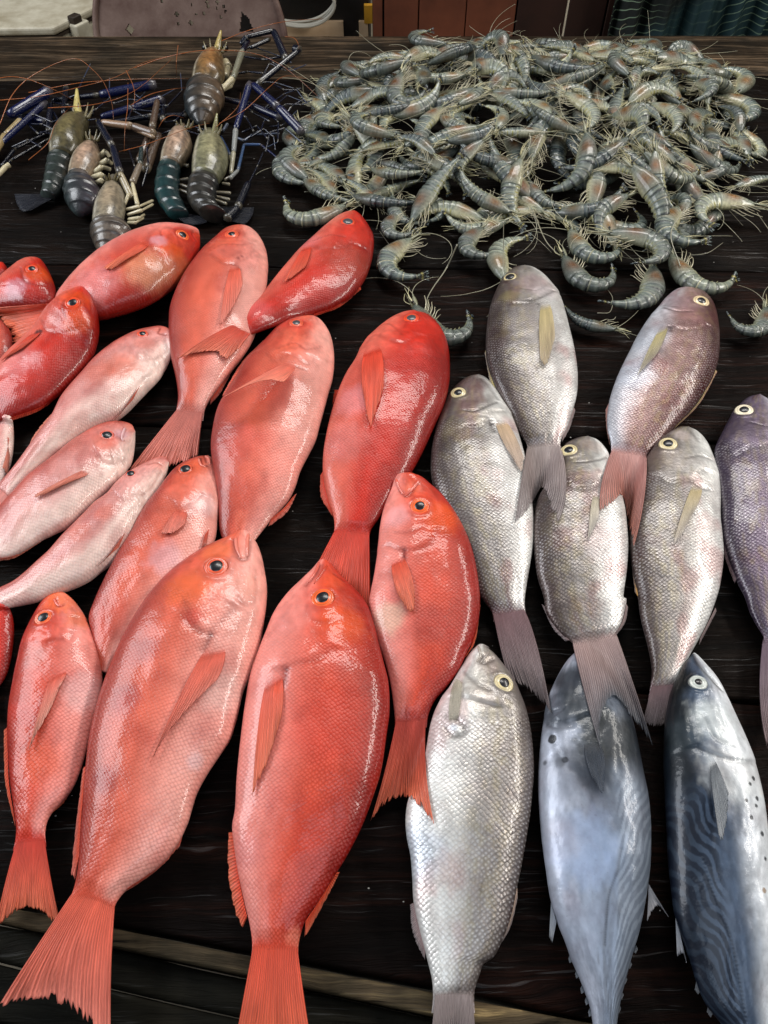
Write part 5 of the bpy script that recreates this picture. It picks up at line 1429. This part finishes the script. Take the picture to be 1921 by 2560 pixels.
for pi, pth, zz, wd in ((3, 'l 735,335 650,520 560,650 510,740 502,805', [.05, .012, .012, .02], 10), (4, 'l 1085,160 1083,350 1080,560', [.09, .05, .02], 5), (4, 'l 1300,80 1335,200 1310,300 1240,380 1160,430', [.03, .008, .01], 5),
                        (18, '2 1545,550 1600,650 1670,700', .01, 5), (15, 'k 1570,100 1640,200 1700,290', .01, 5), (7, '2 650,925 700,1040 760,1105', .008, 5), (2, 'l 150,235 210,320 270,390', .01, 4), (2, 'l 390,290 440,220 480,180', [.015, .04], 5),
                        (8, 'k 300,900 400,890 420,780 370,700', [.03, .01], 5), (11, 'k 380,960 430,950 445,930', .01, 6), (10, '2 1280,1150 1240,1010 1300,900', [.03, .05], 5), (13, 'k 1040,440 1180,420 1300,340', .006, 5)):
    ao = ptube('antenna', pth, wd, L(150, 146, 126), TR[pi], (0, 0, 0), z=zz, n=30, mat=M_LEG, nn=5, taper=(1.1, .6))
    ao.matrix_parent_inverse = TR[pi].matrix_world.inverted()

# ------------------------------------------------------------------ river prawns
RB = L(12, 20, 60); RBD = L(7, 10, 24); RCR = L(196, 184, 150); RBR = L(96, 76, 62); RGN = L(34, 48, 48)
def loft_px(name, a, b, T, col, parent, org, mat, seg=0, ns=60, nt=32, z0=0.0, th0=.35, th1=.75, zl=0.0):
    A_ = catmull(tr(a), ns); B_ = catmull(tr(b), ns)
    A0 = at_arr(A_, np.full(ns, .02)); B0 = at_arr(B_, np.full(ns, .02)); w = np.linalg.norm(A0 - B0, axis=1) / 2
    W = w.max(); u = np.linspace(0, 1, ns)
    th = np.minimum(w, W) * T; th = np.maximum(th, W * .1)
    zc = W * T * .5 + th * .55 + zl
    A3 = at_arr(A_, zc); B3 = at_arr(B_, zc); c = (A3 + B3) / 2; h = (B3 - A3) / 2
    ang = np.linspace(0, 2 * math.pi, nt, endpoint=False)
    sc = np.ones(ns)
    if seg:
        ph = (u * seg) % 1; sc = .96 + .10 * smooth01(ph)
    P = c[:, None] + h[:, None] * (-np.cos(ang))[None, :, None] * sc[:, None, None]
    P[..., 2] = np.maximum(zc[:, None] + th[:, None] * np.sin(ang)[None] * sc[:, None], .001)
    U = np.repeat(u[:, None], nt, 1); V_ = np.repeat(((1 - np.cos(ang)) / 2)[None], ns, 0)
    C = col(U, V_)
    F = grid_faces(ns, nt, True); F.append(list(range(nt))); F.append([(ns - 1) * nt + q for q in range(nt - 1, -1, -1)])
    me = mesh(name, P.reshape(-1, 3), F, C.reshape(-1, 3), origin=org)
    link(name, me, mat, parent); return P
def cara(tan, edge, sd):
    def f(U, V):
        rim = np.exp(-((V - .14) / .05) ** 2) * smooth01((U - .15) * 6)  # white highlight along the shell's left side, painted into its colour
        k = np.exp(-(((U - .55) / .38) ** 2 + ((V - .55) / .34) ** 2)) * (1 + .25 * noise2(U * 8, V * 8, sd))
        c = edge * (1 - k[..., None]) + tan * k[..., None]
        c = c * (1 - .5 * rim[..., None]) + L(214, 206, 184) * .5 * rim[..., None]
        dk = np.exp(-((V - .80) / .04) ** 2) * smooth01((U - .3) * 5); c = c * (1 - .6 * dk[..., None])
        return np.clip(c * (1 + .45 * noise2(U * 14, V * 14, sd + 1) - .35 * smooth01((noise2(U * 22, V * 16, sd + 4) - .1) * 5))[..., None], .004, .9)
    return f
def abdo(c0, c1, sd, seg=5):
    def f(U, V):
        ph = (U * seg) % 1
        k = np.exp(-((ph - .95) / .1) ** 2)[..., None]
        c = c0 * (1 - V[..., None]) + c1 * V[..., None]
        c = c * (1 - .6 * k) + L(10, 14, 16) * .6 * k
        return np.clip(c * (1 + .5 * noise2(U * 10, V * 8, sd))[..., None], .003, .9)
    return f
def arm(kind, path, w, col, parent, org, z, joints=True, **k):
    """a jointed limb: straight segments, a little swollen towards each joint"""
    fr = path.split()[0]; pts = path.split()[1:]
    out = []
    for i in range(len(pts) - 1):
        zz = z if not isinstance(z, (list, tuple)) else [z[i], z[i + 1]]
        a = np.array([float(v) for v in pts[i].split(',')]); b = np.array([float(v) for v in pts[i + 1].split(',')])
        m1 = a * .5 + b * .5
        ww = w[i] if isinstance(w, (list, tuple)) else w
        cc = col[i] if isinstance(col, list) else col
        q = tr('%s %f,%f %f,%f %f,%f' % (fr, *a, *m1, *b)); n = 14; P2 = catmull(q, n)
        zs = np.linspace(zz[0], zz[1], n) if isinstance(zz, (list, tuple)) else np.full(n, zz)
        P = at_arr(P2, zs); R = ww * 1.12 / 2 * CR[fr][2] / F_PX * np.linalg.norm(P - CP, axis=1) * np.interp(np.linspace(0, 1, n), [0, .06, .2, .8, .95, 1], [.7, .85, .9, 1.0, 1.05, .75])
        P[:, 2] = np.maximum(P[:, 2], R + .0005); P = at_arr(P2, P[:, 2])
        V, F = tube(P, R, 10); C = np.tile(cc, (len(V), 1)); C[-20:] = C[-20:] * .8 + RCR * .12
        out.append((V, F, C))
    V, F, C = merge(out)
    return link(kind, mesh(kind, V, F, C, origin=org), M_CLAW, parent)

GRP = 'giant river prawns at the back left of the table'
def river(label, ca, cb, aa, ab, tan, edge, ac0, ac1, sd, T=.8, rost=None, fan=None, zl=0.0, ros_c=RCR, face=None):
    org = at((tr(ca).mean(0) + tr(ab).mean(0)) / 2, 0)
    root = thing('river_prawn', org, label, 'river prawn', GRP)
    loft_px('abdomen', aa, ab, T * .95, abdo(ac0, ac1, sd), root, org, M_RIVER, seg=5, zl=zl)
    loft_px('carapace', ca, cb, T, cara(tan, edge, sd), root, org, M_RIVER, zl=zl)
    if rost:
        ptube('rostrum', rost[0], rost[1], [ros_c * .8, ros_c], root, org, z=[.03 + zl, .05 + zl], taper=(1.1, .25), n=14)
    if fan:
        base, tips = fan
        B = tr(base); Tp = tr(tips)
        for i in range(4):
            t0 = i / 4; t1 = (i + 1.15) / 4
            fin_mesh('tail_blade', np.array([B[0] * (1 - t0) + B[1] * t0, B[0] * (1 - t1) + B[1] * t1]), catmull(Tp, 20)[int(t0 * 19):min(20, int(t1 * 19) + 2)], .012, .006, RBD, L(40, 44, 54), M_FIN, root, org, nu=12, nv=8, surfs=[], seed=i, op=(1, .6), jag=.02)
    if face:
        hx = tr(face[0])[0]; wd = face[1] * CR[face[0].split()[0]][2]; fx, fy = face[2]
        for sg in (-1, 1):
            e0 = (hx[0] + sg * wd * .25, hx[1]); e1 = (hx[0] + sg * wd * .62 + fx * wd * .2, hx[1] + fy * wd * .25)
            A_ = at(e0, .022 + zl); B_ = at(e1, .03 + zl); rr_ = wd * .09 / F_PX * np.linalg.norm(A_ - CP)
            V1, F1 = tube([A_, (A_ + B_) / 2, B_], rr_ * .8, 8)
            Vs = [B_ + rr_ * 1.9 * np.array([math.sin(a) * math.cos(b), math.sin(a) * math.sin(b), math.cos(a)]) for a in np.linspace(0, math.pi, 8) for b in np.linspace(0, 2 * math.pi, 12, endpoint=False)]
            V, F, C = merge([(V1, F1, L(96, 84, 60)), (np.array(Vs), grid_faces(8, 12, True), L(10, 10, 12))])
            link('eye', mesh('eye', V, F, C, origin=org), M_EYE, root)
        for sg in (-.42, -.2, .2, .42):
            q0 = np.array([hx[0] + sg * wd, hx[1] + wd * .1]); q1 = q0 + np.array([sg * wd * .7 + fx * wd * .5, fy * wd * (1.3 - abs(sg))])
            P = at_arr(catmull(np.array([q0, (q0 + q1) / 2 + [sg * 4, 0], q1]), 8), np.linspace(.03, .045, 8) + zl)
            V, F = tube(P, np.linspace(.0036, .0008, 8), 6); link('antennal_scale', mesh('antennal_scale', V, F, L(110, 100, 70), origin=org), M_LEG, root)
    return root, org

TANP = L(186, 152, 128); OL = L(96, 84, 58)
r1, o1 = river('leftmost whole river prawn with a broad yellow rostrum and olive shell', 'h 770,370 650,440 560,560 515,680 515,780', 'h 930,390 900,520 885,600 840,700 770,790',
 'h 512,770 485,900 470,1000 445,1120 425,1195', 'h 772,780 730,900 690,1050 640,1150 570,1215', L(110, 100, 66), L(76, 70, 48), L(52, 62, 58), L(30, 34, 32), 1, rost=('h 815,380 800,250 800,95', 80), fan=('h 420,1180 560,1215', 'h 150,1180 175,1280 230,1360 330,1350'), ros_c=L(206, 190, 120), face=('h 850,385', 150, (.2, -1)))
r2, o2 = river('river prawn with a pinkish tan shell and cream legs, second from the left', 'h 950,590 850,700 770,800 725,900 705,1005', 'h 990,610 1035,720 1052,820 1015,900 940,1005',
 'h 700,1000 668,1130 680,1240 730,1330 790,1395', 'h 945,1000 1010,1100 1050,1190 1020,1290 870,1398', L(182, 150, 128), L(120, 104, 82), L(50, 60, 60), L(60, 52, 60), 2, face=('h 965,620', 110, (.1, -1)))
r3, o3 = river('river prawn nearest the slantwise red snapper, grey tan shell and splayed cream legs', 'h 1120,1040 1060,1150 1000,1260 970,1380 960,1510', 'h 1220,1000 1285,1130 1305,1250 1295,1380 1255,1480',
 'h 955,1500 948,1600 980,1700 1030,1790', 'h 1260,1470 1370,1570 1300,1690 1160,1810', L(160, 142, 118), L(120, 114, 98), L(84, 76, 66), L(96, 86, 78), 3, face=('h 1165,1030', 110, (.1, -.6)))
r4, o4 = river('river prawn highest up near the back edge with a shiny brown orange shell', 'j 680,225 600,280 530,370 490,460 475,545', 'j 715,225 765,300 785,400 775,500 700,575',
 'j 470,535 425,640 415,740 450,840 540,925', 'j 705,560 770,620 770,700 700,820 600,915', L(160, 112, 62), L(84, 76, 54), L(30, 40, 44), L(96, 78, 60), 4, rost=('j 715,240 730,150 748,62', 58), ros_c=L(176, 156, 96), zl=.01, face=('j 695,250', 150, (0, -.8)))
r5, o5 = river('river prawn with a rosy tan shell and teal tail segments, left of its olive neighbour', 'j 400,925 300,1000 240,1100 200,1200 185,1290', 'j 432,950 470,1050 482,1130 442,1220 378,1305',
 'j 182,1280 148,1430 140,1560 185,1660 260,1760', 'j 380,1290 368,1420 362,1550 395,1640 450,1750', L(184, 152, 130), L(112, 98, 78), L(28, 60, 60), L(20, 40, 44), 5, face=('j 415,950', 110, (0, -.7)), fan=('j 260,1720 420,1740', 'j 420,1840 500,1850 600,1835 640,1790'))
r6, o6 = river('river prawn with an olive tan shell in the middle of the blue claws', 'j 600,990 530,1080 500,1180 482,1290 480,1410', 'j 700,1000 775,1100 815,1200 802,1320 730,1440',
 'j 475,1400 445,1500 440,1600 480,1680 560,1745', 'j 735,1430 705,1550 700,1640 740,1710 800,1765', L(150, 144, 110), L(98, 98, 76), L(54, 50, 44), L(30, 30, 30), 6, rost=('j 690,1010 700,920 712,825', 55), ros_c=L(140, 136, 96), face=('j 650,1015', 150, (0, -.8)), fan=('j 740,1690 770,1800', 'j 1055,1690 1040,1760 1000,1820 960,1845'))
o7 = at(tr('m 60,600')[0], 0)
r7 = thing('river_prawn', o7, 'river prawn cut off by the left frame edge, only blue claws and pale legs showing', 'river prawn', GRP)
loft_px('abdomen', 'h -250,560 -180,760 -120,900', 'h -20,520 -10,700 -60,880', .8, abdo(L(60, 60, 52), L(70, 66, 54), 9), r7, o7, M_SHELL, seg=4)
arm('claw', 'm 0,750 240,530', 24, RB, r7, o7, .03); arm('claw', 'm 50,595 262,468', 40, RB * 1.1, r7, o7, .04); arm('claw_arm', 'm -30,800 30,700 110,625', 26, L(150, 130, 90), r7, o7, .03)
arm('claw', 'm 100,620 245,630', 26, RB * .8, r7, o7, .02); arm('walking_leg', 'm 10,860 80,770 250,690', 14, RBD, r7, o7, .015); arm('walking_leg', 'm 0,900 60,830 260,720 330,640', 12, RBD, r7, o7, .012)
arm('walking_leg', 'h -20,990 60,900 100,880', 40, RCR, r7, o7, .02)
arm('claw', 'm 262,540 255,690', 26, RBD * 1.3, r1, o1, .02); arm('claw', 'm 330,590 345,450', 22, RBD, r1, o1, .03); arm('claw', 'm 270,522 520,492 812,436', [20, 36], [RBD * 1.5, RB], r1, o1, [.02, .03, .04])
arm('claw', 'm 525,608 690,560 845,512', [28, 32], RB, r2, o2, [.02, .03, .03]); arm('claw', 'm 850,515 845,625', 24, RBD, r2, o2, .02); arm('claw', 'm 560,640 800,600 980,600', 22, RBD * 1.4, r2, o2, .015)
arm('claw_arm', 'h 1020,430 1170,690 1250,970 1370,1230', [58, 62, 60], [RBD * 1.6, RBD * 2, L(150, 138, 110)], r3, o3, [.05, .045, .04, .02])
arm('claw', 'h 1060,440 1380,480 1610,560', [58, 70], [L(140, 112, 88), RBR], r3, o3, [.05, .05, .045]); arm('claw_finger', 'h 1390,510 1600,595', 34, L(130, 104, 80), r3, o3, .045)
arm('claw', 'h 1635,215 1580,500 1440,860', [55, 60], RBR * .7, r2, o2, [.05, .04, .02]); arm('claw', 'h 1650,570 1510,950', 78, RBR * .55, r5, o5, [.03, .02])
arm('claw_arm', 'h 1470,700 1455,880 1375,1070 1430,1300', [40, 56, 36], [RGN, L(120, 106, 90), RCR], r3, o3, [.04, .035, .03, .02])
for q in ('1310,1345 1450,1310 1590,1250', '1325,1400 1480,1350 1590,1290', '1335,1445 1450,1430 1500,1395', '1330,1480 1410,1480 1490,1430', '1290,1300 1340,1180 1380,1200'):
    arm('walking_leg', 'h ' + q, [30, 22], [RCR, RCR * .8], r3, o3, [.02, .03, .02])
for q in ('1040,790 1100,740 1140,800', '1030,880 1120,830 1160,870', '980,960 1060,900 1150,930', '960,1010 1060,980 1090,1010', '1000,1070 1060,1040 1080,1060'):
    arm('walking_leg', 'h ' + q, [44, 34], [RCR, RCR * .85], r2, o2, [.02, .03, .02])
arm('claw_arm', 'j 740,620 860,500 945,250 1000,150', [40, 44, 40], [RCR, L(120, 118, 100), RBD * 1.5], r4, o4, [.03, .04, .05, .05])
arm('claw', 'j 930,190 985,120 1235,60', [40, 34], RBD * 1.2, r4, o4, [.05, .06, .06]); arm('claw', 'j 1235,70 1355,340', 54, RBD * 1.5, r4, o4, [.06, .04]); arm('claw', 'j 1470,240 1080,560', 44, RBD * 1.2, r4, o4, [.05, .03])
arm('claw_finger', 'j 1420,225 1475,245', 60, RBD * 1.4, r4, o4, .05); arm('claw', 'j 1020,220 1200,140', 30, RBD, r4, o4, .05)
arm('walking_leg', 'j 700,640 850,560 900,430', [34, 24], [RCR, RCR * .7], r4, o4, [.02, .03, .03]); arm('walking_leg', 'j 690,600 800,560 850,480', [30, 24], RCR * .9, r4, o4, .03); arm('jaw_foot', 'j 790,345 815,400 790,490', [60, 50], [RCR, RCR * .8], r4, o4, .03)
arm('claw_arm', 'j 840,1380 865,1180 885,970 1015,545', [36, 40, 50], [L(160, 154, 132), L(130, 132, 130), RB * 1.1], r6, o6, [.02, .03, .04, .06]); arm('claw', 'j 1045,560 1280,770 1500,1005', [58, 66], RB, r6, o6, [.06, .05, .03])
arm('claw', 'j 770,690 1000,740 1310,870', [40, 52], [RBD * 2, RB * .7], r6, o6, [.03, .04, .03])
arm('walking_leg', 'j 740,1030 835,1215 850,1300', [28, 24], [L(50, 70, 110), RCR], r6, o6, .02); arm('walking_leg', 'j 1270,1235 1115,1112 960,1112 905,1350 830,1425', [16, 20, 24, 30], [RB, L(56, 80, 120), L(60, 84, 120), L(130, 132, 130)], r6, o6, .02)
arm('walking_leg', 'j 900,1050 960,1075 1050,1020 1290,1010', [20, 20, 14], L(70, 80, 100), r6, o6, .02); arm('walking_leg', 'j 760,1000 810,920', 22, L(90, 96, 110), r6, o6, .02)
for q in ('780,1440 830,1410', '760,1470 830,1480', '700,1550 840,1560', '700,1590 830,1620', '690,1620 800,1660'): arm('swimmeret', 'j ' + q, 24, L(150, 140, 118) * .7, r6, o6, .015)
for q in ('370,1440 450,1430', '370,1480 460,1510', '365,1530 450,1560', '400,1300 450,1310'): arm('swimmeret', 'j ' + q, 26, L(120, 110, 90) * .7, r5, o5, .015)
arm('walking_leg', 'j 1140,1180 1080,1320 1000,1480', 12, RBD * 1.5, r6, o6, .015); arm('claw', 'j 1000,1470 900,1700 800,1800', [60, 70], RBD, r6, o6, .015)
rz = random.Random(11)
for rt, og, cx_, cy_, n_ in ((r4, o4, 1000, 420, 5), (r6, o6, 1050, 900, 7), (r7, o7, 150, 620, 4), (r1, o1, 420, 560, 4), (r2, o2, 700, 560, 4), (r5, o5, 120, 900, 3)):
    for _ in range(n_):
        fr_ = 'j' if rt in (r4, r5, r6) else 'm'; sc_ = 1.0 if fr_ == 'j' else .62
        a_ = rz.uniform(-.9, .6); x_ = cx_ + rz.uniform(-180, 200) * sc_; y_ = cy_ + rz.uniform(-150, 170) * sc_; pp = ['%f,%f' % (x_, y_)]
        for k_ in range(3):
            x_ += rz.uniform(90, 190) * sc_ * math.cos(a_); y_ += rz.uniform(90, 190) * sc_ * math.sin(a_); a_ += rz.uniform(-1.1, 1.3); pp.append('%f,%f' % (x_, y_))
        arm('walking_leg', fr_ + ' ' + ' '.join(pp), [12 * sc_, 10 * sc_, 7 * sc_], [RBD * 1.8, RBD * 2.4, L(56, 66, 88)], rt, og, [.02, .035, .03, .02])
for q, rt, og in (('j 960,300 1150,330 1330,300 1400,360', r4, o4), ('j 880,460 1000,440 1140,455', r4, o4), ('j 900,700 1050,820 1200,900', r6, o6), ('j 850,780 980,860 1050,990', r6, o6), ('j 1160,1180 1200,1000 1340,960 1500,1100', r6, o6),
  ('j 1300,900 1400,760 1500,700', r6, o6), ('h 250,420 400,560 520,520', r7, o7), ('h 120,700 300,620 430,700', r7, o7), ('h 560,330 640,480 620,560', r1, o1), ('h 1200,330 1350,300 1500,380', r2, o2), ('h 1330,700 1400,900 1360,1100', r2, o2), ('j 20,1500 80,1300 60,1100', r5, o5), ('j 940,1000 1080,940 1180,1060', r6, o6)):
    arm('walking_leg', q, [16, 14, 11], [RBD * 1.6, RBD * 2.2, L(60, 70, 90)], rt, og, [.02, .03, .03, .02][:len(q.split()) - 1])
ANT = [('m 0,645 60,500 150,405 290,330 400,305 480,360 540,430 580,530 590,620', r7, o7), ('m -20,408 60,398 150,412 270,460 380,520', r7, o7), ('m 150,480 400,432 560,418 720,410 860,408 980,408', r1, o1), ('m 620,787 740,755 850,715 980,665 1090,638', r5, o5),
 ('m 655,365 690,440 700,500 690,560 670,600', r2, o2), ('m 665,430 662,560 650,660 645,790', r3, o3), ('m 700,352 850,300 1050,262 1280,270 1430,320 1540,400 1650,500', r4, o4), ('m 925,235 915,330 918,400', r4, o4), ('m 1150,212 1300,155 1480,112 1680,98', r4, o4),
 ('m 820,670 850,620 900,598 960,615', r5, o5), ('m 1140,640 1270,570 1400,450 1480,395 1600,410', r6, o6), ('m 0,520 200,500 420,450 600,400 760,320 980,272', r1, o1), ('m 150,830 250,740 290,640 360,560', r1, o1), ('m 680,545 780,490 900,462 985,455', r5, o5),
 ('m 1480,190 1530,200 1552,250 1530,300', r4, o4), ('m 250,560 500,540 700,470 900,300', r2, o2), ('m 1110,670 1230,560 1250,480', r6, o6), ('m 0,400 -40,500 -60,600', r7, o7)]
for pth, rt, og in ANT:
    ptube('antenna', pth, 2.7, [L(176, 98, 48), L(120, 70, 36)], rt, og, z=[.03, .06, .065, .05, .025], n=40, taper=(1.2, .7), nn=5, mat=M_LEG)

# loose fish scales and drips on the wood
Vs = []; Fs = []; Cs = []; rl = np.random.default_rng(3); o_ = 0
for i in range(200):
    q = (rl.uniform(-20, 1940), rl.uniform(230, 2300)); P0 = at(q, -.0005)
    if cast_all(q) is not None: continue
    r_ = rl.uniform(.0004, .0011); a0 = rl.uniform(0, 6.28)
    n_ = 8; ring = [(P0[0] + r_ * math.cos(a0 + 2 * math.pi * t / n_) * (1 + .3 * rl.random()), P0[1] + r_ * .8 * math.sin(a0 + 2 * math.pi * t / n_), P0[2] + .0002) for t in range(n_)]
    Vs += ring + [(P0[0], P0[1], P0[2] + .0009)]; Fs += [[o_ + t, o_ + (t + 1) % n_, o_ + n_] for t in range(n_)]; o_ += n_ + 1
    Cs += [L(190, 186, 178) * rl.uniform(.3, 1)] * (n_ + 1)
so = link('loose_scales', mesh('loose_scales', Vs, Fs, np.array(Cs)), M_FLESH); tag(so, kind='stuff')
